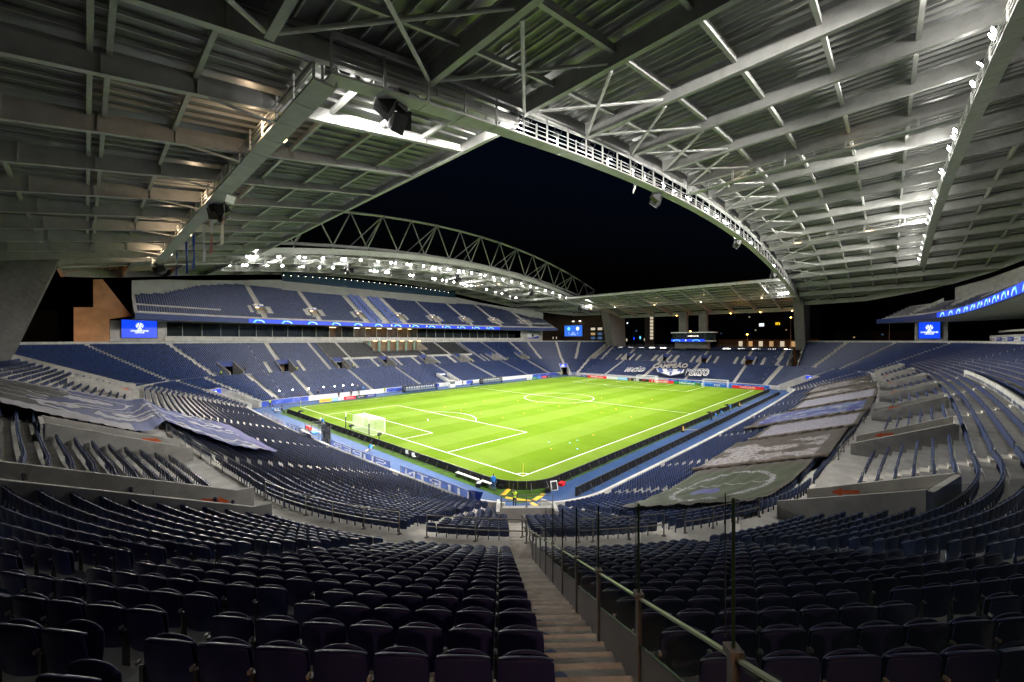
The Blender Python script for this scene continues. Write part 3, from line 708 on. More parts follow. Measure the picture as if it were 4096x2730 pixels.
# ------------------------------------------------------------------ roofs
AX = 33.2                                   # long axis of the roof (y)
def zc(x): return 39.35-.00147*(x-52.5)**2  # underside of the girders at the inner edge
def zin(x): return 36.55-.00118*(x-51.1)**2 # inner catwalk floor
def zre(x): return 38.3-.0012*(x-51.1)**2   # rear catwalk floor
GX = [52.5+9.4*(k+.5) for k in range(-10,10)]
CROSS = [44.1,49.3,54.4,59.6,64.7,69.9,75.5,81.0,86.0,91.0]
for side in (1,-1):
    def Y(d): return AX+side*d
    roof = empty('side_roof', (52.5, Y(60), 39), 'arched steel roof over the opposite stand' if side > 0 else 'arched steel roof over the right hand stand, seen from below', 'roof')
    def dz(d): return .025*(d-40.7)
    for gi, x in enumerate(GX):
        d1 = out_y(x)
        if d1 < 44: continue
        z0 = zc(x); b = MB(); h = 1.5
        b.ibeam((x,Y(40.9),z0+h/2), (x,Y(d1),z0+h/2+dz(d1)), .42, h)
        b.build('girder', STEEL, roof)
        if gi < len(GX)-1:
            xn = GX[gi+1]; dm = max(out_y(x), out_y(xn)) if False else min(out_y(x), out_y(xn)); b = MB(); n = 4
            for i in range(n):
                xa, xb = x+(xn-x)*i/n, x+(xn-x)*(i+1)/n; da, db = out_y(xa), out_y(xb)
                b.quad((xa,Y(40.2),zc(xa)+1.85),(xb,Y(40.2),zc(xb)+1.85),(xb,Y(db),zc(xb)+1.85+dz(db)),(xa,Y(da),zc(xa)+1.85+dz(da)))
            b.build('roof_sheet', DECKM, roof)
            for i in range(1,8):
                xa = x+(xn-x)*i/8; da = out_y(xa)-.3
                MB().beam((xa,Y(40.9),zc(xa)+1.66), (xa,Y(da),zc(xa)+1.66+dz(da)), .09, .24).build('purlin', STEEL, roof)
            for ci, d in enumerate(CROSS):
                if d > dm-.8: continue
                w_, h_ = ((.22,.36) if ci == 0 else (.30,.52))
                za, zb = zc(x)+.95+dz(d), zc(xn)+.95+dz(d)
                MB().beam((x+.03,Y(d),za+.2), (xn-.03,Y(d),zb+.2), w_, h_).build('cross_beam', STEEL, roof)
            if dm > 49.5:
                b = MB(); b.tube((x+.3,Y(41.3),zc(x)+.35),(xn-.3,Y(48.9),zc(xn)+.5),.13,8); b.build('brace', STEEL, roof)
                b = MB(); b.tube((xn-.3,Y(41.3),zc(xn)+.1),(x+.3,Y(48.9),zc(x)+.25),.13,8); b.build('brace', STEEL, roof)
            b = MB()
            for i in range(n):
                xa, xb = x+(xn-x)*i/n, x+(xn-x)*(i+1)/n
                b.prism([(xa,Y(40.1),zc(xa)+.55),(xb,Y(40.1),zc(xb)+.55),(xb,Y(40.1),zc(xb)+1.95),(xa,Y(40.1),zc(xa)+1.95)], (0,side*.12,0))
            b.build('fascia', STEEL, roof)
            b = MB()
            for i in range(n):              # outer rim
                xa, xb = x+(xn-x)*i/n, x+(xn-x)*(i+1)/n; da, db = out_y(xa), out_y(xb)
                b.prism([(xa,Y(da),zc(xa)+dz(da)+.1),(xb,Y(db),zc(xb)+dz(db)+.1),(xb,Y(db),zc(xb)+dz(db)+2.0),(xa,Y(da),zc(xa)+dz(da)+2.0)], (0,side*.15,0))
            b.build('rim_beam', STEEL, roof)
    # arch truss above the roof
    if side > 0:
        tr = empty('arch_truss', (52.5, Y(41.8), 42), 'long arched tubular steel truss above the opposite roof against the sky', 'truss')
        zt = lambda x: 51.9-.00172*(x-52.6)**2
        zb_ = lambda x: 41.9-.0012*(x-52.6)**2
        yb, TXn = Y(41.8), [52.6+9.4*k for k in range(-9,10)]
        for i in range(len(TXn)-1):
            MB().tube((TXn[i],yb,zt(TXn[i])),(TXn[i+1],yb,zt(TXn[i+1])),.34,10).build('top_chord', STEEL, tr, smooth=True)
        BXn = [52.6+9.4*(k+.5) for k in range(-9,9)]
        for i in range(len(BXn)-1): MB().tube((BXn[i],yb,zb_(BXn[i])),(BXn[i+1],yb,zb_(BXn[i+1])),.42,10).build('bottom_chord', STEEL, tr, smooth=True)
        for i, x in enumerate(TXn):
            for xb in (x-4.7, x+4.7):
                if zt(x)-zb_(xb) > .8 and abs(xb-52.6) < 83: MB().tube((x,yb,zt(x)),(xb,yb,zb_(xb)),.17,8).build('diagonal', STEEL, tr, smooth=True)
            if i % 2 == 0 and zt(x)-zc(x) > 4:
                MB().tube((x,yb,zt(x)),(x-2,Y(53),zc(x)+1.9),.2,8).build('back_stay', STEEL, tr, smooth=True)
                MB().tube((x,yb,zt(x)),(x-8,Y(53),zc(x-8)+1.9),.16,8).build('back_stay', STEEL, tr, smooth=True)
        for xb in BXn: MB().tube((xb,yb,zb_(xb)),(xb,yb,zc(xb)+1.9),.1,6).build('hanger', STEEL, tr)
    # catwalks
    def catwalk(lbl, xa, xb, d, zf, top, wd=1.2, grp='roof catwalks'):
        cw = empty('catwalk', ((xa+xb)/2, Y(d), zf((xa+xb)/2)), lbl, 'catwalk', grp); n = max(2, int((xb-xa)/3.13)); X_ = [xa+(xb-xa)*i/n for i in range(n+1)]
        for i in range(n):
            a0, a1 = X_[i], X_[i+1]
            b = MB(); b.beam((a0+.03,Y(d),zf(a0)),(a1-.03,Y(d),zf(a1)),wd,.12); b.build('floor_panel', STEEL, cw)
            for s_ in (-1,1):
                b = MB()
                for hh, rr_ in ((.45,.025),(.8,.025),(1.15,.035)): b.tube((a0,Y(d)+s_*wd/2,zf(a0)+hh),(a1,Y(d)+s_*wd/2,zf(a1)+hh),rr_,5,caps=False)
                b.build('handrail', STEEL, cw)
                b = MB(); b.beam((a0,Y(d)+s_*wd/2,zf(a0)+.06),(a0,Y(d)+s_*wd/2,zf(a0)+(top if s_ == (side) or True else 1.15)),.12,.12); b.build('post', STEEL, cw)
            if top > 1.5:
                b = MB(); b.beam((a0,Y(d)+side*wd/2,zf(a0)+top),(a1,Y(d)+side*wd/2,zf(a1)+top),.25,.28); b.build('top_beam', STEEL, cw)
        return cw
    catwalk('railed lighting catwalk along the inner edge of the opposite roof' if side > 0 else 'railed lighting catwalk along the inner edge of the right hand roof', -24.4, 126.6, 40.4, zin, 2.1)
    catwalk('second railed lighting catwalk under the opposite roof, above its upper tier' if side > 0 else 'broad grey lighting gantry under the right hand roof, above the upper tier', -8, 112, 69.3, zre, 1.15 if side < 0 else 1.9, 1.15)
    for xk, lb in ((28.0,'nearer to the camera corner'),(77.0,'nearer to the far end')):
        cw = empty('cross_catwalk', (xk, Y(55), 37), 'white railed service bridge under the %s roof, %s' % ('opposite' if side > 0 else 'right hand', lb), 'catwalk')
        D_ = [41.2+ (68.4-41.2)*i/9 for i in range(10)]; zf = lambda d: zin(xk)+1.0+(zre(xk)-zin(xk)-.6)*(d-41.2)/27.2
        for i in range(9):
            d0, d1 = D_[i], D_[i+1]
            MB().beam((xk,Y(d0+.02),zf(d0)),(xk,Y(d1-.02),zf(d1)),1.0,.1).build('floor_panel', STEEL, cw)
            for s_ in (-1,1):
                b = MB()
                for hh in (.5,1.1): b.tube((xk+s_*.5,Y(d0),zf(d0)+hh),(xk+s_*.5,Y(d1),zf(d1)+hh),.03,5,caps=False)
                b.beam((xk+s_*.5,Y(d0),zf(d0)),(xk+s_*.5,Y(d0),zf(d0)+1.1),.07,.07); b.beam((xk+s_*.5,Y((d0+d1)/2),zf((d0+d1)/2)),(xk+s_*.5,Y((d0+d1)/2),zf((d0+d1)/2)+1.1),.05,.05)
                b.build('handrail', STEEL, cw)
            if i % 2 == 0: MB().beam((xk,Y(d0),zf(d0)),(xk,Y(d0),zc(xk)+.9),.16,.16).build('hanger', STEEL, cw)
            if i in (2,6):
                o = MB().box((xk+.3,Y(d0+.8),zf(d0)+.25),(.1,1.2,.08)).build('service_lamp', E_WARM, cw)
# end roofs
for side in (-1,1):
    def X(q): return -9-q if side < 0 else 111.2+q
    zb = lambda q: 33.35-.177*q
    zd = lambda q: 33.95-.145*q
    roof = empty('end_roof', (X(20), 34, 30), 'flat steel roof over the goal end beside the camera, with deep tapering girders' if side < 0 else 'flat steel roof over the goal end farthest from the camera', 'roof')
    YG = [34+8.5*k for k in range(-4,5)]; QE = 39.0; YL = [-7.2]+YG+[73.6]
    for y in YL:
        b = MB(); web = [(X(q),y,z) for q, z in ((0,zb(0)),(QE,zb(QE)),(QE,zd(QE)),(0,zd(0)))]
        b.prism([Vector(p)-Vector((0,.02,0)) for p in web], (0,.04,0)); b.beam((X(-.2),y,zb(0)),(X(QE),y,zb(QE)),.42,.05); 
        for q in (4,8,12,20,24,28,32): b.beam((X(q),y,zb(q)),(X(q),y,zd(q)),.3,.05)
        b.build('girder', STEEL, roof)
    for ya, yb in zip(YL[:-1], YL[1:]):
        MB().quad((X(-.4),ya,zd(0)+.28),(X(-.4),yb,zd(0)+.28),(X(QE),yb,zd(QE)+.28),(X(QE),ya,zd(QE)+.28)).build('roof_sheet', DECKM, roof)
        n = max(2, round((yb-ya)/1.2))
        for i in range(1,n):
            y = ya+(yb-ya)*i/n; MB().beam((X(.2),y,zd(0)+.12),(X(QE-.2),y,zd(QE)+.12),.09,.22).build('purlin', STEEL, roof)
        for q in (4.2,8.2,12.2,15.4,20.1,23.7,24.4,29,33,37):
            MB().beam((X(q),ya+.05,zd(q)-.18),(X(q),yb-.05,zd(q)-.18),.24,.36).build('cross_beam', STEEL, roof)
        MB().beam((X(-.25),ya,zb(0)+.28),(X(-.25),yb,zb(0)+.28),.35,.85).build('edge_beam', STEEL, roof)
        MB().beam((X(QE),ya,zb(QE)+.6),(X(QE),yb,zb(QE)+.6),.3,1.6).build('rear_beam', STEEL, roof)
    cw = empty('catwalk', (X(15.4), 34, 29.6), 'railed catwalk under the goal end roof beside the camera, hung with flags' if side < 0 else 'railed catwalk with lit posts under the far goal end roof', 'catwalk', 'roof catwalks')
    n = 26; YY = [-7+80.4*i/n for i in range(n+1)]; xq = X(15.4)
    for y0, y1 in zip(YY[:-1], YY[1:]):
        MB().beam((xq,y0+.03,29.6),(xq,y1-.03,29.6),1.25,.14).build('floor_panel', STEEL, cw)
        for s_ in (-1,1):
            b = MB()
            for hh in (.45,.8,1.15): b.tube((xq+s_*.62,y0,29.6+hh),(xq+s_*.62,y1,29.6+hh),.03,5,caps=False)
            b.build('handrail', STEEL, cw); MB().beam((xq+s_*.62,y0,29.6),(xq+s_*.62,y0,31.2),.11,.11).build('post', STEEL, cw)
        MB().beam((xq-side*.0,y0,31.3),(xq-side*.0,y1,31.3),.2,.3).build('top_beam', STEEL, cw)
    for i, y in enumerate((2,22,40,58,70)):
        MB().box((xq-side*.75, y, 29.72), (.10,.5,.10)).build('service_lamp', E_WHITE if i % 2 else E_WARM, cw)
        l = bpy.data.lights.new('service_light','POINT'); l.energy = 190; l.color = (1,.72,.45); l.shadow_soft_size = .15; o = bpy.data.objects.new('service_light', l); col.objects.link(o); o.parent = cw; o.location = (side*1.1, y-34, .55)
    for y in YG:
        MB().beam((X(15.4),y,29.7),(X(19.5),y,zb(19.5)),.14,.14).build('strut', STEEL, cw)
# roof columns at the corners
for nm, sx, y0, y1, lb in (('NF',-1,71.9,75.6,'leaning grey concrete roof column at the corner of the camera end and the opposite stand'),('FF',1,68.6,72.6,'leaning grey concrete roof column between the far end and the opposite stand'),('FN',1,-8.0,-5.0,'tall grey concrete roof column between the far end and the right hand stand')):
    bx = lambda u: (51.1+sx*u)
    b = MB(); b.prism([(bx(92.9),y0,0),(bx(106),y0,0),(bx(104),y0,31.0),(bx(87.1),y0,31.0),(bx(92.9),y0,12.5)], (0,y1-y0,0))
    o = b.build('roof_column', CONC_D); tag(o, lb, 'column', 'leaning concrete roof columns')

# ------------------------------------------------------------------ floodlights
INNER = [-9.1,-8.5,-7.9,-7.3,-2.9,1.5,2.8,7.1,11.9,12.7,16.8,22.0,25.9,27.3,31.2,32.3,36.8,40.2,41.1,42.9,45.9,46.9,50.5,52.4,56.1,60.2,62.2,66.3,71.2,75.9,81.2,86.7,90.6,96.1,101.0,106.0,111.0]
REAR = [-7.9,-6.6,-3.4,-2.6,2.6,6.6,11.5,12.4,17.3,21.5,34.5,35.8,37.0,40.3,41.3,50.3,51.6,60.7,61.8,65.4,67.5,71.2,75.0,76.4,80.8,89.8,95.5,99.6,105.1,109.3]
BRIGHT = {40.2,41.1,45.9,46.9,50.5,56.1,66.3,75.9,25.9,-9.1,-8.5,-7.9,-7.3}
HOUS = mat('floodlight_housing', (.10,.10,.11), .45, metal=.3)
b = MB(); b.lathe((0,0,0), [(.0,.42),(.16,.40),(.22,.28),(.30,.08),(.36,0),(.34,-.02)], 14); me_h = b.mesh('housing', HOUS, smooth=True)
b = MB(); b.lathe((0,0,0), [(.0,-.012),(.33,-.012)], 14); me_l = b.mesh('lens', E_LAMP)
b = MB(); b.beam((-.42,0,.15),(-.42,0,.75),.05,.03); b.beam((.42,0,.15),(.42,0,.75),.05,.03); b.beam((-.42,0,.75),(.42,0,.75),.05,.03); me_y = b.mesh('yoke', STEEL_D)
LD = {}; FLN = [0]
STRAY = bpy.data.lights.new('stray_light','POINT'); STRAY.energy = SPILL_W*2; STRAY.color = (1,.96,.90); STRAY.shadow_soft_size = .25
STRAY2 = STRAY.copy(); STRAY2.energy = SPILL_W*.7
def light_data(kind, energy, size, blend, colr):
    key = (kind, energy, size)
    if key not in LD:
        l = bpy.data.lights.new('beam', 'SPOT'); l.energy = energy; l.spot_size = R(size); l.spot_blend = blend; l.color = colr; l.shadow_soft_size = .3; LD[key] = l
    return LD[key]
def flood(p, aim, label, group, k=1.0, size=90, stray=1.0):
    o = empty('floodlight', p, label, 'floodlight', group); q = (Vector(aim)-Vector(p)).to_track_quat('-Z','Y'); o.rotation_mode = 'QUATERNION'; o.rotation_quaternion = q
    link('housing', me_h, o); link('lens', me_l, o); link('yoke', me_y, o)
    l = bpy.data.objects.new('beam', light_data('s', LAMP_W*k, size, .55, (1,.965,.90))); col.objects.link(l); l.parent = o; l.location = (0,0,-.06)
    FLN[0] += 1
    if FLN[0] % 2 == 0 and stray:
        l = bpy.data.objects.new('stray_light', STRAY if stray == 1.0 else STRAY2); col.objects.link(l); l.parent = o; l.location = (0,0,-1.3)
    return o
for side in (1,-1):
    for i, x in enumerate(INNER):
        y = AX+side*40.0; z = zin(x)+1.55
        aim = (np.clip(52.5+(x-52.5)*1.0+((i*37) % 11-5)*3.5, 3, 102), 4+60*((i*.618+.2*side) % 1), 0)
        flood((x,y,z), aim, 'round lit floodlight on the inner roof catwalk of the %s stand' % ('opposite' if side > 0 else 'right hand'), 'inner catwalk floodlights, %s side' % ('opposite' if side > 0 else 'right hand'), 1.6 if x in BRIGHT else 1.0, 90, .5 if side > 0 else 1.0)
    for i, x in enumerate(REAR):
        y = AX+side*68.6; z = zre(x)+(1.6 if side > 0 else 1.2)
        aim = (np.clip(52.5+(x-52.5)*1.0+((i*29) % 9-4)*3.5, 3, 102), 4+60*((i*.618+.37+.2*side) % 1), 0)
        flood((x,y,z), aim, 'round lit floodlight on the %s above the upper tier' % ('second catwalk of the opposite stand' if side > 0 else 'grey gantry'), 'rear gantry floodlights, %s side' % ('opposite' if side > 0 else 'right hand'), 1.0, 90, .5 if side > 0 else 1.0)
for lb, pts_, aim in (('lit floodlight in the cluster where the two nearest roof catwalks meet', [(-23.7,-6.0,31.0),(-23.0,-6.3,31.1),(-22.2,-6.3,31.0)], (30,45,0)),
                      ('lit floodlight in the cluster at the roof corner by the far screen', [(126.0,72.6-.8*i,30.9) for i in range(4)], (60,25,0)),
                      ('lit floodlight in the cluster at the roof corner by the tall far column', [(126.2,-5.4+.8*i,30.9) for i in range(4)], (60,40,0))):
    for p in pts_: flood(p, aim, lb, lb.replace('lit floodlight in','floodlights in'), 1.0, 90, .5)

# ------------------------------------------------------------------ boxes and facades of the opposite stand
BOXG = mat('box_glazing', (.03,.045,.05), .08, spec=.7, alpha=.45)
ROOMW = mat('lit_room_wall', (.17,.12,.08), .8, var=.2, vscale=.6); ROOMD = mat('shaded_room_wall', (.035,.04,.045), .8)  # room light and gloom put into wall colours: warm if lit, dark otherwise
boxes = empty('executive_boxes', (51,112,15), 'strip of glazed executive boxes above the lower bowl of the opposite stand', 'building')
def bp(s, r):                                # path along the back of the far bowl: s in metres from x=0
    if s < 0: return pt(5, 90+math.degrees(s/r), r)
    if s > XC: return pt(7, 90-math.degrees((s-XC)/r), r)
    return pt(2, s, r)
S0, S1 = -20.0, 121.0
nb = 30
for i in range(nb):
    sa, sb = S0+(S1-S0)*i/nb, S0+(S1-S0)*(i+1)/nb; lit = 29 < (sa+sb)/2 < 33.5 or 38 < (sa+sb)/2 < 66
    b = MB(); N_ = 3
    for j in range(N_):
        a0, a1 = sa+(sb-sa)*j/N_+(.02 if j == 0 else 0), sa+(sb-sa)*(j+1)/N_; p0,p1,q0,q1 = bp(a0,46.3),bp(a1,46.3),bp(a0,46.55),bp(a1,46.55)
        b.add([(*p0,15.05),(*p1,15.05),(*p1,16.4),(*p0,16.4),(*q0,16.4),(*q1,16.4)], [(0,1,2,3),(3,2,5,4)])
        r0, r1 = bp(a0,50.2), bp(a1,50.2); b.quad((*p0,15.05),(*p1,15.05),(*r1,15.05),(*r0,15.05))
    b.build('balcony_panel', CONC, boxes)
    p0, p1 = bp(sa+.1,50.2), bp(sb-.1,50.2); MB().quad((*p0,15.2),(*p1,15.2),(*p1,20.2),(*p0,20.2)).build('window_pane', BOXG, boxes)
    pm = bp(sa,50.15); MB().box((pm[0],pm[1],17.7),(.14,.2,5.0)).build('mullion', STEEL, boxes)
    q0, q1 = bp(sa,55), bp(sb,55); MB().quad((*q0,15.2),(*q1,15.2),(*q1,20.2),(*q0,20.2)).build('room_back_wall', ROOMW if lit else ROOMD, boxes)
    pp0, pp1 = bp(sa,50.3), bp(sa,55); MB().quad((*pp0,15.2),(*pp1,15.2),(*pp1,20.2),(*pp0,20.2)).build('partition', ROOMW if lit else ROOMD, boxes)
    if lit:
        c0 = bp((sa+sb)/2,53); MB().box((c0[0],c0[1],20.05),(2.6,.8,.08)).build('ceiling_light', E_WARM if i % 3 else E_WHITE, boxes)
    b = MB()
    for j in range(8):
        for r_ in (47.3,48.6):
            x, y = bp(sa+(sb-sa)*(j+.5)/8, r_); b.box((x,y,15.85),(.5,.12,.75)); b.box((x,y-.25,15.55),(.5,.5,.12))
    b.build('balcony_seats', BLACK, boxes, kind='stuff')
nm_me = text_mesh('FUTEBOL CLUBE DO PORTO', 1.55, mat('letter_face', (.10,.10,.13), .4), .06, .012, 1.02)
x0, y0 = bp(51.5,46.3)
for dx, body in ((0,None),):
    o = empty('club_name_sign', (51.6,y0-.15,15.75), 'white edged letters FUTEBOL CLUBE DO PORTO on the balcony front', 'sign')
    link('lettering', nm_me, o, (0,-.10,0), (PI/2,0,0))
    me2 = text_mesh('FUTEBOL CLUBE DO PORTO', 1.55, mat('brightened_letter_edge', (.8,.8,.8), .5, emit=.35, ecol=(1,1,1)), .05, .085, 1.02); link('letter_edge', me2, o, (0,-.02,0), (PI/2,0,0))  # faint glow added to the edges so the letters stand out
    dims = nm_me.vertices; w_now = max(v.co.x for v in dims)-min(v.co.x for v in dims); k = 20.8/w_now
    o.scale = (k, 1, 1)
# VIP entrance recess under the club name
vip = empty('entrance_lounge', (50,110,11), 'lit glass fronted lounge entrance under the club name', 'entrance')
za = UROW[14][1]
xa_, ya_ = pt(2,38.3,39); 
MB().quad((38.3,pt(2,50,46)[1],za),(61.7,pt(2,50,46)[1],za),(61.7,pt(2,50,46)[1],15.05),(38.3,pt(2,50,46)[1],15.05)).build('back_wall', ROOMW, vip)
MB().quad((38.3,pt(2,38.3,38.9)[1],za),(61.7,pt(2,61.7,38.9)[1],za),(61.7,pt(2,50,46)[1],za),(38.3,pt(2,50,46)[1],za)).build('floor', CONC, vip)
for x in (38.3,61.5): MB().prism([(x,pt(2,x,38.9)[1],za),(x,pt(2,x,46.2)[1],za),(x,pt(2,x,46.2)[1],15.05),(x,pt(2,x,38.9)[1],za+1.1)], (.2,0,0)).build('side_wall', CONC, vip)
for i in range(6):
    x = 40+3.9*i; MB().box((x,pt(2,50,44.6)[1],(za+15)/2),(.9,.06,15-za-.1)).build('glass_fin', mat('green_glass_fin', (.25,.45,.38), .1, alpha=.6) if 'green_glass_fin' not in MATS else MATS['green_glass_fin'], vip)
    MB().box((x+1.8,pt(2,50,44.0)[1],15.0),(1.6,.3,.06)).build('ceiling_light', E_WARM, vip)
# LED ribbons on the fascia
def ribbon(side, xa, xb, lb):
    rb_ = empty('led_ribbon', ((xa+xb)/2, sideY(side,fy_((xa+xb)/2)), 20.8), lb, 'led board')
    n = 28
    for i in range(n):
        a0, a1 = xa+(xb-xa)*i/n, xa+(xb-xa)*(i+1)/n; y0, y1 = sideY(side,fy_(a0)-.08), sideY(side,fy_(a1)-.08)
        MB().prism([(a0,y0,20.3),(a1,y1,20.3),(a1,y1,21.4),(a0,y0,21.4)], (0,side*.06,0)).build('led_module', E_BLUE, rb_)
    m = 13
    for i in range(m):
        x = xa+(xb-xa)*(i+.35)/m; y = sideY(side,fy_(x)-.10); sg = 1
        b = MB(); b.tube((x-2.6,y,20.88),(x-2.6,y-side*.012,20.88),.30,12); b.build('ball_mark', E_SCRW, rb_)
        b = MB()
        def pl(pts_): b.add([(x+u, sideY(side,fy_(x+u)-.105), 20.33+v) for u, v in pts_], [tuple(range(len(pts_)))])
        arcp = [(1.6*math.cos(R(a)), .95*math.sin(R(a))) for a in range(0,181,15)]
        for (u0,v0),(u1,v1) in zip(arcp[:-1],arcp[1:]): pl([(u0,v0),(u1,v1),(u1*.72,v1*.72),(u0*.72,v0*.72)])
        pl([(-1.6,.0),(-1.2,.0),(-.3,.9),(-1.0,.95)]); b.build('arc_mark', E_CYAN, rb_)
        b = MB(); b.add([(x+u, sideY(side,fy_(x+u)-.112), 20.33+v) for u, v in ((-.2,.80),(.9,.55),(1.5,.1),(1.25,.1),(.7,.50),(-.2,.68))], [(0,1,2,3,4,5)]); b.build('white_mark', E_SCRW, rb_)
ribbon(1, -2.0, 100.0, 'long blue led ribbon with white arcs on the opposite upper tier'); ribbon(-1, 18.0, 98.0, 'curving blue led ribbon on the right hand upper tier')
# big screens
def logo(parent, c, rt_, nrm_, s, text=True):
    """white ball of stars and lines of lettering on a screen; c centre, rt_ reading direction, nrm_ facing"""
    c = Vector(c); rt_ = Vector(rt_); n_ = Vector(nrm_); u_ = Vector((0,0,1)); b = MB()
    def star(cx, cz, r, a0): b.add([c+n_*.03+rt_*(cx+r*(1 if k % 2 == 0 else .5)*math.cos(R(a0+36*k)))+u_*(cz+r*(1 if k % 2 == 0 else .5)*math.sin(R(a0+36*k))) for k in range(10)], [tuple(range(10))])
    star(0, .75*s, .26*s, 90)
    for k in range(5): star(.42*s*math.cos(R(90+72*k+36)), .75*s+.42*s*math.sin(R(90+72*k+36)), .24*s, 90+72*k)
    for k in range(10): star(.62*s*math.cos(R(36*k)), .75*s+.62*s*math.sin(R(36*k)), .14*s, 36*k)
    b.build('star_ball', E_SCRW, parent)
    if text:
        rz = math.atan2(n_.y, n_.x)+PI/2
        for body, sz, dzv in (('UEFA',.36*s,-.10*s),('CHAMPIONS',.55*s,-.48*s),('LEAGUE',.45*s,-.88*s)):
            o = link('lettering', text_mesh(body, sz, E_SCRW, .004, .012*s), parent, c+n_*.03+u_*dzv-Vector(parent.location), (PI/2,0,rz))
def screen(name, c, rt_, nrm_, w_, h_, lb, kind):
    c, rt_, n_ = Vector(c), Vector(rt_), Vector(nrm_); o = empty(name, c, lb, 'screen', 'stadium video screens')
    def pl(w2, h2, d0, d1, m_, nm_): MB().prism([c+rt_*(-w2/2)+Vector((0,0,-h2/2))+n_*d0, c+rt_*(w2/2)+Vector((0,0,-h2/2))+n_*d0, c+rt_*(w2/2)+Vector((0,0,h2/2))+n_*d0, c+rt_*(-w2/2)+Vector((0,0,h2/2))+n_*d0], n_*(d1-d0)).build(nm_, m_, o)
    pl(w_+.3, h_+.3, -.35, -.02, BLACK, 'casing'); pl(w_, h_, -.015, .01, E_BLUE if kind == 'logo' else E_SCR2, 'display')
    if kind == 'logo': logo(o, c, rt_, n_, h_*.24)
    else:
        rz = math.atan2(n_.y, n_.x)+PI/2
        for dx in (-w_*.25, w_*.25):
            b = MB(); b.add([c+n_*.03+rt_*(dx+.95*math.cos(2*PI*k/20))+Vector((0,0,h_*.2+.95*math.sin(2*PI*k/20))) for k in range(20)], [tuple(range(20))]); b.build('badge', E_CYAN if dx < 0 else E_SCRW, o)
            for j in range(3): link('lettering', text_mesh('0', .55, E_SCRW, .003), o, c+n_*.03+rt_*dx+Vector((0,0,-h_*.14-.62*j))-Vector(o.location), (PI/2,0,rz))
        for j, bd in enumerate(('GOLOS','CANTOS','SUBSTITUIÇÕES')): link('lettering', text_mesh(bd, .5, E_SCRW, .003), o, c+n_*.03+Vector((0,0,-h_*.14-.62*j))-Vector(o.location), (PI/2,0,rz))
    return o
screen('video_screen', (-24.2,108.6,18.2), (1,0,0), (0,-1,0), 6.6, 4.5, 'blue video screen with a white star ball beside the orange lit end wall', 'logo')
screen('video_screen', (139.6,89.4,20.1), (0,-1,0), (-1,0,0), 11.0, 5.6, 'blue scoreboard with two team badges on the dark facade by the far corner', 'score')
screen('video_screen', (129.6,-38.2,17.95), (0,-1,0), (-1,0,0), 4.2, 4.6, 'blue video screen with a white star ball under the right hand tier', 'logo')
# concrete blocks and facades around the screens
o = MB().box((-24.2,109.4,17.65),(10.6,.8,5.2)).build('screen_wall', CONC); tag(o, 'pale concrete wall carrying the blue screen beside the orange wall', 'wall')
o = MB().prism([(-35.4,101.4,-.3),(-29.8,101.4,-.3),(-29.8,101.4,20.2),(-26.1,101.4,21.1),(-30.9,101.4,29.3),(-32.4,101.4,29.1),(-32.4,101.4,22.8),(-35.4,101.4,22.6)], (0,.6,0)).build('end_wall', mat('orange_lit_concrete', (.38,.24,.13), .85, var=.2, vscale=.5, stain=(.4,(.28,.17,.09)))); tag(o, 'stepped end wall of the opposite stand, lit orange from outside', 'wall')  # orange of the sodium light is put into the concrete's colour
o = MB().box((129.0,108.6,17.7),(17.5,.6,6.2)).build('flag_wall', CONC); tag(o, 'grey concrete wall carrying a blue and white flag at the far corner', 'wall')
fl = empty('wall_flag', (129.6,108.2,17.7), 'blue and white flag with a dark crest hung on the grey corner wall', 'flag')
MB().box((129.6,108.22,17.7),(9.2,.06,3.0)).build('cloth', WHITE, fl)
b = MB(); b.add([(125.0,108.17,16.2),(134.2,108.17,16.2),(134.2,108.17,17.6),(130,108.17,16.8),(125.0,108.17,16.5)], [(0,1,2,3,4)]); b.build('blue_band', BLUEV, fl); b = MB(); b.lathe((0,0,0),[(.0,0)],3) if False else b.tube((129.4,108.18,17.8),(129.4,108.14,17.8),.8,16); b.build('crest', NAVY, fl)
BROWN = mat('brown_facade', (.10,.06,.04), .85, var=.2, vscale=.3)
bl = empty('club_building', (152,95,0), 'dark brown building behind the scoreboard with small lit windows', 'building')
MB().box((154,98,15),(6,46,31)).build('wall', BROWN, bl)
for (y, z, m_) in ((84.5,21.2,E_ROOMC),(80.3,21.2,E_ROOMC),(84.5,18.6,E_ROOM),(80.3,18.6,E_DIM),(84.5,16.4,E_DIM),(80.3,16.4,E_DIM),(111,16.6,E_ROOMC),(108.6,16.6,E_ROOMC)):
    w_ = MB().box((150.9,y,z),(.1,3.2 if y < 100 else .7,1.9)).build('window', BLACK, bl); MB().box((150.8,y,z),(.08,2.6 if y < 100 else .5,1.3)).build('pane', m_, w_)
for y in (96.9,92.5):
    w_ = MB().box((150.7,y,25.9),(.5,1.6,.35)).build('wall_lamp', BLACK, bl); MB().box((150.5,y,25.68),(.3,1.3,.06)).build('tube', E_WHITE, w_)
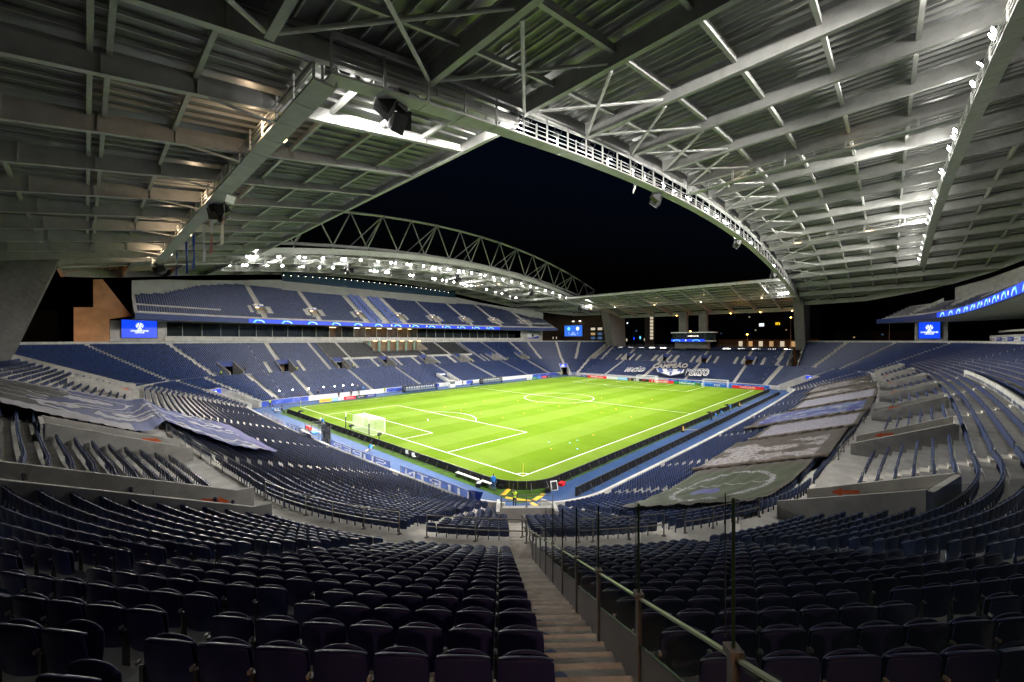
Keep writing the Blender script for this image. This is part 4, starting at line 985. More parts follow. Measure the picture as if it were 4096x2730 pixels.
# under the right hand tier: boxes, screen wall, sign strip
nb_ = empty('tier_underside_boxes', (90,-47,15), 'shadowed concrete boxes under the right hand upper tier', 'building')
MB().box((131.2,-38.6,17.6),(2.4,6.4,5.2)).build('screen_wall', CONC, nb_)
for i in range(10):
    xa = 14+11.6*i; ya = pt(0,min(102,max(0,xa)),46.3)[1]
    MB().box((xa+5.7,-49.4,15.75),(11.5,.25,1.3)).build('balcony_panel', CONC, nb_); MB().box((xa+5.7,-52.5,18.2),(11.4,.1,3.4)).build('window_pane', GLASSD, nb_); MB().box((xa+5.7,-50.9,17.4),(11.5,.3,.45)).build('ledge', CONC, nb_)
strip_ = empty('sign_strip', (80,-49,15.4), 'strip of white and blue signs reading FUTEBOL CLUBE DO PORTO under the right hand tier', 'sign')
for i in range(16):
    x = 30+6.2*i; MB().box((x,-49.2,15.45),(6.0,.06,.9)).build('sign_panel', WHITE if i % 2 else BLUEV, strip_)
    link('lettering', text_mesh('FUTEBOL CLUBE DO PORTO', .42, NAVY if i % 2 else WHITE, .003), strip_, (x-80,-.16,.05), (PI/2,0,PI))
for o in [c for c in strip_.children if c.name.startswith('lettering')]: o.location.y = .05; o.rotation_euler = (PI/2,0,PI)
# enclosure wall in the right hand stand
b = MB()
for i in range(20):
    a0, a1 = 3+2.8*i, 3+2.8*(i+1); za_, zb_2 = row_z(36.4), row_z(36.4)
    b.prism([(*pt(0,a0,36.3),za_-.3),(*pt(0,a1,36.3),za_-.3),(*pt(0,a1,36.3),za_+1.15),(*pt(0,a0,36.3),za_+1.15)], (0,-.14,0))
b.build('enclosure_wall', CONC, bowl); wall_strip(0, 3, 36.3, 44.5, row_z(36.4)+1.15, row_z(44)+1.15, row_z(36)-.3, .18).build('enclosure_wall', CONC, bowl)
# far end: press box, columns, railing
for y0, y1, lb in ((33.3,36.3,'square concrete roof pier behind the far end, nearer to the scoreboard'),(25.2,28.1,'square concrete roof pier behind the far end, rising from the glazed booth')):
    o = MB().box((143.5,(y0+y1)/2,14),(2.6,y1-y0,27)).build('roof_pier', CONC_D); tag(o, lb, 'pier', 'concrete piers behind the far end')
pb = empty('commentary_booth', (140,30,12), 'glazed commentary booth with a blue led strip above the far end seats', 'booth')
MB().box((142,30,18.45),(6,17,.35)).build('roof', WHITE, pb); MB().box((141.5,30,14.9),(5,16.4,.5)).build('floor', CONC, pb); MB().box((143,31,13.2),(3,13.5,2.9)).build('base', CONC_D, pb)
for i in range(6): MB().box((139.05,23.5+2.65*i,16.8),(.05,2.55,3.0)).build('window_pane', BOXG, pb)
MB().box((143.8,30,16.8),(.2,16,3.2)).build('back_wall', ROOMD, pb); MB().box((143.5,30,17.0),(.1,6,.12)).build('strip_light', E_WHITE, pb)
o = MB().box((138.9,31.5,15.15),(.1,13.5,1.0)).build('led_strip', E_BLUE, pb)
for y in (36,28):
    b = MB(); arcp = [(1.6*math.cos(R(a)), .75*math.sin(R(a))) for a in range(0,181,20)]
    for (u0,v0),(u1,v1) in zip(arcp[:-1],arcp[1:]): b.add([(138.82,y-u0,14.75+v0),(138.82,y-u1,14.75+v1),(138.82,y-u1*.7,14.75+v1*.7),(138.82,y-u0*.7,14.75+v0*.7)], [(0,1,2,3)])
    b.build('arc_mark', E_CYAN, o)
MB().tube((138.84,32.2,15.15),(138.8,32.2,15.15),.3,12).build('ball_mark', E_SCRW, o)
rl = empty('concourse_railing', (143,34,12), 'metal railing along the concourse behind the far end seats', 'railing')
for y0, y1 in ((-4,22),(38,70)):
    n = int((y1-y0)/2)
    for i in range(n):
        a0, a1 = y0+(y1-y0)*i/n, y0+(y1-y0)*(i+1)/n
        MB().beam((143.2,a0,11.6),(143.2,a0,13.3),.06,.06).build('post', STEEL_D, rl)
        b = MB()
        for hh in (12.2,12.75,13.3): b.tube((143.2,a0,hh),(143.2,a1,hh),.03,5,caps=False)
        b.build('rail', STEEL_D, rl)
for i in range(14):
    y = -3+5.2*i
    if 20 < y < 40: continue
    MB().box((143.6,y,11.85),(.1,2.6,.12)).build('step_light', E_WHITE, rl)
MB().quad((140.5,-8,11.55),(140.5,76,11.55),(165,76,11.5),(165,-8,11.5)).build('concourse', CONC_D, kind='structure')
for y, lb in ((39.5,'beside the piers'),(17.5,'second from the tall column'),(6.9,'next to the tall column'),(-3.4,'beside the tall column')):
    o = empty('sodium_lamp', (148,y,26.2), 'small orange lamp under the back edge of the far roof, '+lb, 'lamp', 'orange lamps under the far roof')
    MB().box((148,y,26.4),(.5,.5,.25)).build('housing', BLACK, o); MB().lathe((148,y,26.2),[(.0,-.1),(.2,-.05),(.24,.08)],10).build('bulb', E_SOD, o)
# town beyond
gb = empty('office_tower', (200,85,0), 'dark glass office tower beyond the far end with a bright stairwell strip', 'building')
MB().box((206,84,17),(12,24,35)).build('wall', GLASSD, gb); MB().box((203,75.2,17),(10,5,36)).build('stair_tower', CONC_D, gb)
for i in range(7): MB().box((197.85,73.3,16.5+2.0*i),(.1,1.9,1.5)).build('stair_window', E_ROOMC, gb)
for y, z, m_ in ((90,26,E_SCRW),(84,21,E_DIM),(90.5,15.4,E_ROOMC),(85.6,16.3,E_BLUE),(81.5,16.8,E_CYAN),(78.6,15.6,E_ROOMC),(92,18,E_DIM)): MB().box((199.9,y,z),(.1,.8,.9 if z > 17 else 1.6)).build('lit_window', m_, gb)
DARKB = mat('night_facade', (.03,.028,.03), .9, var=.2, vscale=.2)
for i, (x, y, w_, d_, h_, lb) in enumerate(((270,30,20,60,34,'long dark block beyond the far end with a lit restaurant sign'),(235,-25,20,30,20,'low dark block right of the tall far column'),(320,-70,30,60,60,'tall dark tower far beyond the right hand stand'),(-60,190,40,30,26,'dark block beyond the left end of the opposite stand'),(-110,160,30,40,22,'low dark block past the leaning column'))):
    o = empty('town_block', (x,y,0), lb, 'building', 'dark buildings beyond the stadium'); MB().box((x,y,h_/2-.4),(w_,d_,h_)).build('wall', DARKB, o)
    fx = x-w_/2-.1 if x > 100 else x; random.seed(i+3)
    for k in range(5 if i < 3 else 2):
        yy = y+random.uniform(-.45,.45)*d_; zz = random.uniform(.25,.95)*h_
        if x > 100: MB().box((fx,yy,zz),(.1,.7,.5)).build('lit_window', random.choice((E_DIM,E_DIM,E_ROOM,E_ROOMC)), o)
        else: MB().box((x+random.uniform(-.45,.45)*w_,y-d_/2-.1,zz),(.8,.1,.6)).build('lit_window', random.choice((E_ROOM,E_DIM)), o)
    if i == 0:
        link('rooftop_sign', text_mesh('m', 3.2, emitm('golden_sign', (1,.62,.02), 1.6), .05, .03), o, (-10.3,-9.8,25.6), face_rot(-1,0)); MB().box((259.8,28.9,24.9),(.1,2.6,1.8)).build('lit_window', E_SCRW, o)
sh = empty('shop_row', (182,12,0), 'row of lit shop windows across the street behind the far end', 'building'); MB().box((186,12,7.5),(8,40,16)).build('wall', DARKB, sh)
for i in range(6): MB().box((181.9,22-4.2*i,13.5),(.1,1.6,2.4)).build('shop_window', E_ROOM if i % 2 else E_ROOMC, sh)
for x, y, z, lb in ((171,.4,24.8,'beside the tall column'),(171,41.5,19.6,'behind the glazed booth'),(171,16.7,17.8,'between booth and tall column'),(150,-30,22.0,'right of the tall column'),(-62,150,28,'seen left of the orange wall, upper one'),(-58,150,21,'seen left of the orange wall, lower one')):
    o = empty('street_lamp', (x,y,0), 'glowing orange street lamp outside the stadium, '+lb, 'street lamp', 'street lamps outside')
    MB().tube((x,y,0),(x,y,z),.1,6).build('pole', STEEL_D, o); MB().lathe((x,y,z),[(.0,-.15),(.28,-.05),(.3,.1)],10).build('lantern', E_SOD, o)
# assumed lamp, unseen behind the top row, added to tint the stairs warm
wlm = empty('assumed_concourse_lamp', (-36.6,-34.6,17.6), 'assumed warm lamp, unseen behind the camera, added to light the stairs', 'lamp'); MB().box((-36.6,-34.6,17.75),(.5,.5,.2)).build('housing', BLACK, wlm); MB().lathe((-36.6,-34.6,17.6),[(.0,-.1),(.18,-.05),(.2,.05)],10).build('bulb', E_SOD, wlm)
l = bpy.data.lights.new('assumed_concourse_light','SPOT'); l.energy = 1500; l.color = (1,.48,.24); l.spot_size = R(48); l.spot_blend = 1; l.shadow_soft_size = .2; o = bpy.data.objects.new('assumed_concourse_light', l); col.objects.link(o); o.parent = wlm; o.location = (0,0,-.2); o.rotation_euler = (Vector((-27.5,-25.2,9.5))-Vector((-36.6,-34.6,17.4))).to_track_quat('-Z','Y').to_euler()
for p, e in (((-46,88,8),5200),((168,-3,10),4000),((166,20,14),2500)):
    l = bpy.data.lights.new('assumed_street_glow','POINT'); l.energy = e; l.color = (1,.33,.05); l.shadow_soft_size = .5; o = bpy.data.objects.new('assumed_street_glow', l); col.objects.link(o); o.location = p  # assumed orange lights outside, added without lamp bodies to light outer walls

# ------------------------------------------------------------------ goals, flags, markers
NET = mat('net_cord', (.82,.83,.80), .8)
def goal(X, yc, s, lb):
    """s = +1: the net lies towards +x"""
    o = empty('goal', (X,yc,0), lb, 'goal', 'goals'); h = 3.66
    for sg in (-1,1): MB().tube((X,yc+sg*h,0),(X,yc+sg*h,2.44),.06,10).build('goalpost', WHITE, o, smooth=True)
    MB().tube((X,yc-h,2.44),(X,yc+h,2.44),.06,10).build('crossbar', WHITE, o, smooth=True)
    b = MB()
    for sg in (-1,1): b.tube((X,yc+sg*h,.03),(X+s*2.1,yc+sg*h,.03),.04,6)
    b.tube((X+s*2.1,yc-h,.03),(X+s*2.1,yc+h,.03),.04,6); b.build('ground_frame', WHITE, o)
    n = MB(); w_ = .011; st = .16
    def cord(p, q): n.beam(p, q, w_, w_)
    for i in range(int(7.32/st)+1):
        y = yc-h+7.32*i/int(7.32/st); cord((X+s*2.1,y,.03),(X+s*1.95,y,2.40)); cord((X,y,2.44),(X+s*1.95,y,2.40))
    for i in range(16):
        z = .05+2.35*i/15; cord((X+s*(2.1-.15*i/15),yc-h,z),(X+s*(2.1-.15*i/15),yc+h,z))
        for sg in (-1,1): cord((X,yc+sg*h,z),(X+s*(2.1-.15*i/15),yc+sg*h,z))
    for i in range(13):
        x = X+s*1.95*i/12; cord((x,yc-h,2.43),(x,yc+h,2.43))
        for sg in (-1,1): cord((x,yc+sg*h,0),(x,yc+sg*h,2.42))
    n.build('net', NET, o)
    return o
goal(0, 34, -1, 'white football goal with net at the end beside the camera'); goal(105, 34, 1, 'white football goal with net on the far goal line, before the crest banner'); goal(105.3, 11.0, 1, 'spare white goal standing beside the far penalty area')
for y, lb in ((39.3,'farther from the corner flag'),(30.9,'nearer to the corner flag')):
    o = empty('net_pole', (-2.45,y,0), 'tall blue and white net pole behind the near goal, '+lb, 'pole'); MB().tube((-2.45,y,0),(-2.45,y,1.9),.07,10).build('blue_sleeve', NAVY, o); MB().tube((-2.45,y,1.9),(-2.45,y,2.75),.06,10).build('white_top', WHITE, o)
    MB().tube((-2.45,y,2.6),(-1.95,34+(3.66 if y > 34 else -3.66),2.42),.01,4).build('cord', NET, o)
for x, y, lb in ((0,0,'at the corner nearest the stairs'),(0,68,'at the corner before the photographers'),(105,68,'at the corner by the stewards'),(105,0,'at the corner below the tall column')):
    o = empty('corner_flag', (x,y,0), 'yellow corner flag pole '+lb, 'corner flag', 'corner flags'); MB().tube((x,y,0),(x,y,1.5),.03,8).build('pole', mat('yellow_pole', (.9,.75,.03), .5) if 'yellow_pole' not in MATS else MATS['yellow_pole'], o)
    b = MB(); b.prism([(x+.03,y,1.12),(x+.16,y+.12,1.08),(x+.12,y+.10,1.42),(x+.03,y,1.5)], (.012,-.012,0)); b.build('flag', WHITE, o); MB().prism([(x+.05,y+.03,1.2),(x+.13,y+.10,1.16),(x+.10,y+.08,1.32)], (.015,-.015,0)).build('flag_patch', NAVY, o)
CO, CB = mat('orange_marker', (.95,.28,.02), .5), mat('pale_blue_marker', (.25,.65,.95), .5)
b = MB(); b.lathe((0,0,.012),[(.13,0),(.12,.02),(.05,.075),(.04,.075)],12); me_co, me_cb = b.mesh('disc', CO, smooth=True), b.mesh('disc', CB, smooth=True)
OR = [(28.6,43.9),(34.8,43.9),(41.0,43.9),(41.2,38.4),(41.3,32.5),(22.6,31.9),(22.5,25.4),(28.9,25.4),(34.9,25.4),(41.1,25.4),(47.3,25.4),(46.9,19.7),(59.4,25.2),(59.4,19.7),(46.8,14.1),(40.7,14.1),(40.5,7.3),(59.0,14.0),(65.4,14.1),(22.1,4.6),(11.1,4.6),(22.5,43.9),(22.6,38.2),(28.9,67.1),(18.0,67.0)]
for (x, y) in OR: tag(link('training_marker', me_co, None, (x,y,.006)), 'small orange disc marker lying on the pitch', 'marker', 'orange training markers')
for (x, y) in ((13.8,7.1),(15.6,4.6),(17.6,4.6),(13.6,1.9),(20.0,66.9),(41.2,66.9)): tag(link('training_marker', me_cb, None, (x,y,.006)), 'small pale blue disc marker lying on the pitch', 'marker', 'blue training markers')
b = MB(); 
for k in range(7): a0 = PI*k/6; b.lathe((0,0,0),[(0,0)],3) if False else None
b.lathe((11.2,34.4,.12),[(.11*math.sin(PI*k/8),-.11*math.cos(PI*k/8)) for k in range(9)],12); tag(b.build('football', WHITE, smooth=True), 'white football lying near the near penalty spot', 'ball')

# ------------------------------------------------------------------ advertising boards
def board(p0, p1, h, c, body, size, tc, lb, extra=None, bold=.02, z0=.05, grp='pitch side advertising boards'):
    p0, p1 = Vector((*p0,0)), Vector((*p1,0)); d = (p1-p0).normalized(); n_ = Vector((d.y,-d.x,0)); mid = (p0+p1)/2
    o = empty('advert_board', mid, lb, 'advert board', grp); L_ = (p1-p0).length
    MB().prism([p0+Vector((0,0,z0)),p1+Vector((0,0,z0)),p1+Vector((0,0,z0+h)),p0+Vector((0,0,z0+h))], -n_*.08).build('face_panel', c, o)
    if body:
        me = text_mesh(body, size, tc, .004, bold); w_ = max(v.co.x for v in me.vertices)-min(v.co.x for v in me.vertices)
        t = link('lettering', me, o, (0,0,z0+h*.5), (PI/2,0,math.atan2(n_.y,n_.x)+PI/2)); t.location = n_*.012+Vector((0,0,z0+h*.5)); t.scale = (min(1.5,L_*.62/w_),1,1)
    b = MB(); b.beam(p0-n_*.1+Vector((0,0,z0)), p0-n_*.5, .05,.05); b.beam(p1-n_*.1+Vector((0,0,z0)), p1-n_*.5, .05,.05); b.build('strut', BLACK, o)
    return o, mid, n_, d
def vin(nm, c): return mat(nm, c, .45)
VR, VG, VK, VB, VN, VY, VL = vin('board_red',(.80,.02,.03)), vin('board_green',(.0,.22,.05)), vin('board_black',(.015,.015,.018)), vin('board_blue',(.02,.16,.62)), vin('board_navy',(.02,.03,.22)), vin('board_yellow',(.95,.60,.05)), vin('board_light_blue',(.25,.60,.95))
EA = 107.0
def eb(y0, y1, *a, **k): return board((EA,y0),(EA,y1),.92,*a,**k)
eb(63.1,60.05, VN,'Mastercard',.34,WHITE,'navy pitch side board beside the red Hotels.com one')
eb(60.0,51.15, VR,'Hotels.com',.85,WHITE,'red pitch side board reading Hotels.com')
eb(51.1,46.45, WHITE,'BOOKING',.5,VL,'white pitch side board with pale blue lettering, next to the red Hotels one',bold=.0)
eb(46.4,42.35, VL,'TRAVEL',.5,WHITE,'pale blue pitch side board with white lettering, next to the black pepsi one',bold=.0)
o,mid,n_,d = eb(42.3,33.85, VK,'pepsi',.85,WHITE,'black pitch side board reading pepsi MAX'); o.children[1].location += d*-.6; o.children[1].scale = (1.1,1,1)
link('lettering', text_mesh('MAX', .62, RED, .004, .01), o, n_*.012+d*2.4+Vector((0,0,.52)), (PI/2,0,math.atan2(n_.y,n_.x)+PI/2))
b = MB(); b.tube(mid+n_*.0+d*-3.2+Vector((0,0,.5)), mid+n_*.014+d*-3.2+Vector((0,0,.5)), .30, 16); b.build('roundel', RED, o); b = MB(); b.box(mid+n_*.012+d*-3.2+Vector((0,0,.5)),(.012,.56,.13)); b.build('roundel_band', WHITE, o)
o,mid,n_,d = eb(33.8,24.85, VR,'Santander',.85,WHITE,'red pitch side board reading Santander')
MB().prism([mid+n_*.012+d*-3.6+Vector((0,0,.2)),mid+n_*.012+d*-2.9+Vector((0,0,.2)),mid+n_*.012+d*-3.2+Vector((0,0,.8))],-n_*.004).build('flame', WHITE, o)
o,mid,n_,d = eb(24.8,15.75, VG,'Heineken',.9,WHITE,'green pitch side board reading Heineken with a red star')
MB().add([mid+n_*.012+d*(3.4+.36*(1 if k%2==0 else .45)*math.sin(R(36*k)))+Vector((0,0,.5+.36*(1 if k%2==0 else .45)*math.cos(R(36*k)))) for k in range(10)],[tuple(range(10))]).build('star', RED, o)
eb(15.7,15.2, WHITE,'A',.4,VN,'small white pitch side board beside the green Heineken one')
eb(15.15,6.45, VB,'PS5',.9,WHITE,'blue pitch side board reading PS5 behind the spare goal'); eb(6.4,-2.3, VR,'NISSAN',.85,WHITE,'red pitch side board reading NISSAN at the far goal line',bold=.0); eb(-2.35,-3.3, VN,'Lay\'s',.3,WHITE,'short navy pitch side board at the corner by the red NISSAN one')
for i in range(8):
    o,mid,n_,d = board((110.2,28-3.9*i),(110.2,28-3.9*(i+1)+.04),1.15,VB if i % 2 else BLUEV,None,0,WHITE,'blue backing board with pale arcs behind the far goal line boards',grp='blue backing boards behind the far goal line')
    b = MB(); arcp = [(1.4*math.cos(R(a)), .85*math.sin(R(a))) for a in range(10,171,20)]
    for (u0,v0),(u1,v1) in zip(arcp[:-1],arcp[1:]): b.add([mid+n_*.012+d*u0+Vector((0,0,.1+v0)),mid+n_*.012+d*u1+Vector((0,0,.1+v1)),mid+n_*.012+d*u1*.88+Vector((0,0,.1+v1*.88)),mid+n_*.012+d*u0*.88+Vector((0,0,.1+v0*.88))],[(0,1,2,3)])
    b.build('arc_mark', VL, o)
for x0, x1, c, body, tc, lb in ((5.5,8.5,VY,'Expedia',VN,'yellow touchline board reading Expedia'),(8.5,10,VL,'HOTELS',WHITE,'pale blue touchline board next to the yellow Expedia one'),(10,11.5,WHITE,'PLAY',VL,'white touchline board next to the red NISSAN one'),(11.5,14.6,VR,'NISSAN',WHITE,'red touchline board reading NISSAN, opposite side'),(14.6,17.4,VK,'pepsi MAX',WHITE,'black touchline board reading pepsi MAX'),(17.4,20.4,VN,'MASTERCARD',WHITE,'navy touchline board at the end of the left run of boards'),
                              (82.5,85.5,WHITE,'GAZPROM',VN,'white touchline board past the dugouts'),(85.5,88.4,VG,'Heineken',WHITE,'green touchline board reading Heineken, past the dugouts'),(88.4,91.5,VB,'PS5',WHITE,'blue touchline board reading PS5, past the dugouts'),(91.5,94.8,VR,'Santander',WHITE,'red touchline board reading Santander, past the dugouts'),(94.8,97.8,VK,'pepsi',WHITE,'black touchline board nearest the far corner tunnel')):
    board((x0+.02,71.4),(x1-.02,71.4),.8,c,body,.5,tc,lb,bold=.0)
# blue and white wall banners on the far touchline wall
ARCB = mat('printed_blue_banner', (.04,.09,.50), .5, var=.5, vscale=.5, stain=(.6,(.25,.3,.8)))
for x0, x1, lb in ((-6.5,4.8,'blue printed banner on the far wall by the corner'),(26.5,45.5,'blue printed banner on the far wall behind the left dugout'),(57,60,'short blue banner on the far wall left of the right dugout'),(92,108,'blue printed banner on the far wall by the far corner tunnel')):
    n = 8; b = MB()
    for i in range(n):
        a0, a1 = x0+(x1-x0)*i/n, x0+(x1-x0)*(i+1)/n; f = lambda s: bp(s,10.33)
        b.prism([(*f(a0),.08),(*f(a1),.08),(*f(a1),1.2),(*f(a0),1.2)], (0,-.03,0))
    tag(b.build('wall_banner', ARCB), lb, 'banner')
# black backs of the led boards round the near corner
RUN = [(-4.55,62.0),(-4.55,1.0)]
arcp = [(-4.55+4.85*(1-math.cos(R(a)))+.0, 1.0-5.2*math.sin(R(a))) for a in range(0,91,10)]
PATH1 = [(-4.55,62.0-i*1.0) for i in range(62)]+arcp[1:]+[(.3+i*1.0,-4.2) for i in range(1,105)]
b = MB(); b.box((.49,.04,.47),(.97,.08,.9)); me_b = b.mesh('back_panel', BLACK); b = MB()
for u in (.06,.34,.64,.92): b.box((u,.10,.47),(.03,.05,.86))
b.box((.5,.10,.84),(.95,.05,.03)); b.box((.5,.10,.12),(.95,.05,.03)); me_r = b.mesh('stiffener', BLACKF)
b = MB(); b.beam((.5,.12,.7),(.5,.62,.02),.04,.04); b.beam((.5,.62,.02),(.5,.1,.02),.04,.04); me_s = b.mesh('strut', STEEL_D)
def board_run(path, lb, out):
    o = empty('led_board_run', (*path[0],0), lb, 'led boards'); 
    for i, (a, c) in enumerate(zip(path[:-1], path[1:])):
        d = Vector((c[0]-a[0], c[1]-a[1])); L_ = d.length; ang = math.atan2(d.y, d.x); base = Vector((a[0]-path[0][0], a[1]-path[0][1], 0))
        p = link('back_panel', me_b, o, base, (0,0,ang)); p.scale = (L_, out, 1); q = link('stiffener', me_r, p)
        if i % 2 == 0: link('strut', me_s, p)
    return o
board_run(PATH1, 'long run of black led board backs around the near corner of the pitch', -1)
board_run([(-.9+i*1.0,-7.6) for i in range(0,101)], 'second run of black led board backs along the right hand track', -1)

# ------------------------------------------------------------------ cloth banners on the near goal end wall
CLOTHB = mat('blue_cloth', (.16,.24,.62), .85, var=.25, vscale=.7); CLOTHW = mat('white_cloth', (.80,.80,.84), .85, var=.12, vscale=.9); CLOTHL = mat('pale_cloth', (.55,.56,.72), .85, var=.3, vscale=.8, stain=(1.2,(.25,.28,.55)))
for m_ in (CLOTHB, CLOTHW, CLOTHL): translucent(m_, .5)
FONT5 = {'S':'01111 10000 10000 01110 00001 00001 11110','U':'10001 10001 10001 10001 10001 10001 01110','P':'11110 10001 10001 11110 10000 10000 10000','E':'11111 10000 10000 11110 10000 10000 11111','R':'11110 10001 10001 11110 10100 10010 10001','D':'11110 10001 10001 10001 10001 10001 11110','A':'01110 10001 10001 11111 10001 10001 10001','G':'01111 10000 10000 10011 10001 10001 01111','O':'01110 10001 10001 10001 10001 10001 01110','I':'00100 00100 00100 00100 00100 00100 00100','T':'11111 00100 00100 00100 00100 00100 00100','N':'10001 11001 10101 10101 10011 10001 10001',' ':'00000 00000 00000 00000 00000 00000 00000'}
def wall_banner(ya, yb, body, lb, m_, zl=.95, zh=1.98):
    """the text reads from the pitch, along +y, so the stand behind sees it mirrored"""
    o = empty('cloth_banner', (-10.45,(ya+yb)/2,1.4), lb, 'banner'); xo = lambda y: -10.42-.8*math.sin(PI*max(0,min(66,y))/66)
    y0, y1 = min(ya,yb), max(ya,yb); sub = 2; n = (len(body)*6+3)*sub if body else 40; nz = 9*sub; b = MB()
    def pnt(ii, jj): y = y0+(y1-y0)*ii/n; return (xo(y)+.025*math.sin(ii*.55+jj*.3), y, zl+(zh-zl)*jj/nz-.06*abs(math.sin(PI*ii*4/n))*(jj/nz))
    for i in range(n):
        for j in range(nz):
            b.cur = 0
            if body:
                cidx = i//sub-2; rrow = 7-(j//sub)
                if 0 <= cidx < len(body)*6 and 0 <= rrow < 7 and cidx % 6 < 5 and FONT5[body[cidx//6]].split()[rrow][cidx % 6] == '1': b.cur = 1
            b.add([pnt(i,j),pnt(i+1,j),pnt(i+1,j+1),pnt(i,j+1)], [(0,1,2,3)])
    b.build('cloth', [m_, CLOTHW], o)
    for k in range(int((y1-y0)/2.9)+2):
        y = min(y1, y0+2.9*k); MB().tube((xo(y)-.12,y,.75),(xo(y)-.12,y,2.05),.035,6).build('post', STEEL_D, o)
    MB().path([(xo(y0+(y1-y0)*k/6)-.1,y0+(y1-y0)*k/6,2.02) for k in range(7)],.025,5).build('rail', STEEL_D, o)
    return o
wall_banner(55.7,42.9,None,'pale wrinkled cloth banner with a bright blue top edge on the near wall',CLOTHL)
for ya, yb, body, lb in ((41.2,30.9,'DRAGOES','faded blue and white cloth banner beside the scaffold on the near wall'),(24.5,9.8,'SUPER','blue cloth banner with big white SUPER letters seen from behind'),(7.7,-3.7,'UIRTN','blue cloth banner with big white letters seen from behind, nearest the corner tunnel')):
    o = wall_banner(ya,yb,body,lb,CLOTHB)
o = MB().prism([(-10.5,-3.0,.9),(-10.3,-4.0,1.0),(-10.0,-4.3,2.1),(-10.45,-2.9,2.05)],(.03,.02,0)).build('folded_flag', mat('royal_cloth',(.01,.04,.30),.8)); tag(o,'dark blue flag folded over the end of the wall banner','flag')

# ------------------------------------------------------------------ glass barrier beside the stairs
gb_ = empty('glass_barrier', (-25,-23.2,8), 'stepped glass and steel barrier running down the concrete stairs', 'barrier')
PX = [-32.1+1.135*k for k in range(14)]
def gz(x): return 12.70-.605*(x+29.82)
def gpt(x): return Vector((x, x+1.75, 0))
for i, x in enumerate(PX):
    p = gpt(x); zr = gz(x)
    MB().box((p.x,p.y,zr-.62),(.06,.045,1.26),R(45)).build('post', STEEL_D, gb_)
    MB().box((p.x-.12,p.y+.12,zr-1.235),(.26,.2,.02),R(45)).build('base_plate', STEEL_D, gb_)
    MB().box((p.x,p.y,zr+.03),(.09,.08,.05),R(45)).build('clamp', STEEL_D, gb_)
    if i < len(PX)-1:
        q = gpt(PX[i+1]); zq = gz(PX[i+1]); e = Vector((.045,.045,0)); n_ = Vector((.707,-.707,0))
        def pan(zl0, zl1, zh0, zh1, th, m_, nm): MB().prism([p+e+Vector((0,0,zl0)), q-e+Vector((0,0,zl1)), q-e+Vector((0,0,zh0)), p+e+Vector((0,0,zh1))], n_*th).build(nm, m_, gb_)
        pan(zr-1.20, zq-1.20, zq-.44, zr-.44, .03, PANEL, 'lower_panel'); pan(zr-.435, zq-.435, zq-.02, zr-.02, .02, GLASS, 'glass_pane')
        MB().beam(p+Vector((0,0,zr)), q+Vector((0,0,zq)), .036, .018).build('handrail', mat('pale_green_edge', (.22,.26,.18), .3) if 'pale_green_edge' not in MATS else MATS['pale_green_edge'], gb_)
        MB().beam(p+e+Vector((0,0,zr-.432)), q-e+Vector((0,0,zq-.432)), .028, .006).build('glass_edge', GLASSG, gb_)
        if PX[i] < -24:
            pan(zr+.04, zq+.04, zq+.92, zr+.92, .02, GLASS, 'tall_pane')
            MB().beam(p+Vector((0,0,zr+.05)), p+Vector((0,0,zr+.93)), .017, .017).build('pane_edge', GLASSG, gb_)
            MB().beam(p+Vector((.06,.06,zr+.05)), p+Vector((.06,.06,zr+.93)), .006, .006).build('pane_rod', STEEL_D, gb_)
# ------------------------------------------------------------------ handrails
def railing(pts_, lb, h=1.05, post=True, grp='walkway handrails'):
    o = empty('handrail', pts_[0], lb, 'handrail', grp)
    for i, p in enumerate(pts_):
        p = Vector(p)
        if post:
            MB().beam(p, p+Vector((0,0,h)), .045, .045).build('post', STEEL_D, o); MB().box(p+Vector((0,0,.02)), (.2,.14,.03)).build('foot', STEEL_D, o)
        if i < len(pts_)-1:
            q = Vector(pts_[i+1])
            for k in (.5,1.0): MB().tube(p+Vector((0,0,h*k)), q+Vector((0,0,h*k)), .025, 6, caps=False).build('rail', STEEL_D, o)
    return o
def arcrail(seg, s0, s1, r, n, z=6.05): return [(*pt(seg, s0+(s1-s0)*i/n, r), z) for i in range(n+1)]
railing(arcrail(4,8,29,26.75,5), 'steel handrail along the walkway by the goal end, past the first side stairs')
railing(arcrail(4,32,42.0,26.75,2)+[(-19.6,-17.4,6.05)], 'steel handrail along the walkway just left of the near stairs')
railing([(-18.2,-19.6,6.05)]+arcrail(4,48.5,56,26.75,2), 'steel handrail along the walkway seen through the glass barrier')
railing(arcrail(4,58.5,69,26.75,3), 'steel handrail along the walkway toward the right hand tarpaulins')
for i, x in enumerate((10.6,30.1,49.5,68)):
    railing([(*pt(0,x-4.5+3*k,26.75),6.05) for k in range(4)], 'steel handrail on the walkway edge above the tarpaulins, vomitory %s from the near corner' % ('first','second','third','fourth')[i])
for i, y in enumerate((4,14,26)): railing([(*pt(1,y+2.6*k,26.75),6.05) for k in range(4)], 'steel handrail on the goal end walkway edge, %s from the near corner' % ('first','second','third')[i])
for x in (-12,6,22.4,38.9,55.5,72.2,90): railing([(*bp(x-2.4,27.0),6.05),(*bp(x-.4,27.0),6.05),(*bp(x+1.6,27.0),6.05)], 'short steel handrail before a vomitory of the opposite stand', grp='handrails of the opposite stand')
d45 = 1/math.sqrt(2)
def nl(tt, off, z): return Vector((-(tt*d45+off*d45), -(tt*d45-off*d45), z))
railing([nl(19.2,-.8,4.55), nl(19.2,.9,4.55), nl(19.2,2.5,4.55)], 'steel handrail over the corner tunnel at the foot of the stairs', .75)
for tt_ in (11.5,13.2,15.0): 
    for off in (-1.0,2.75):
        pass
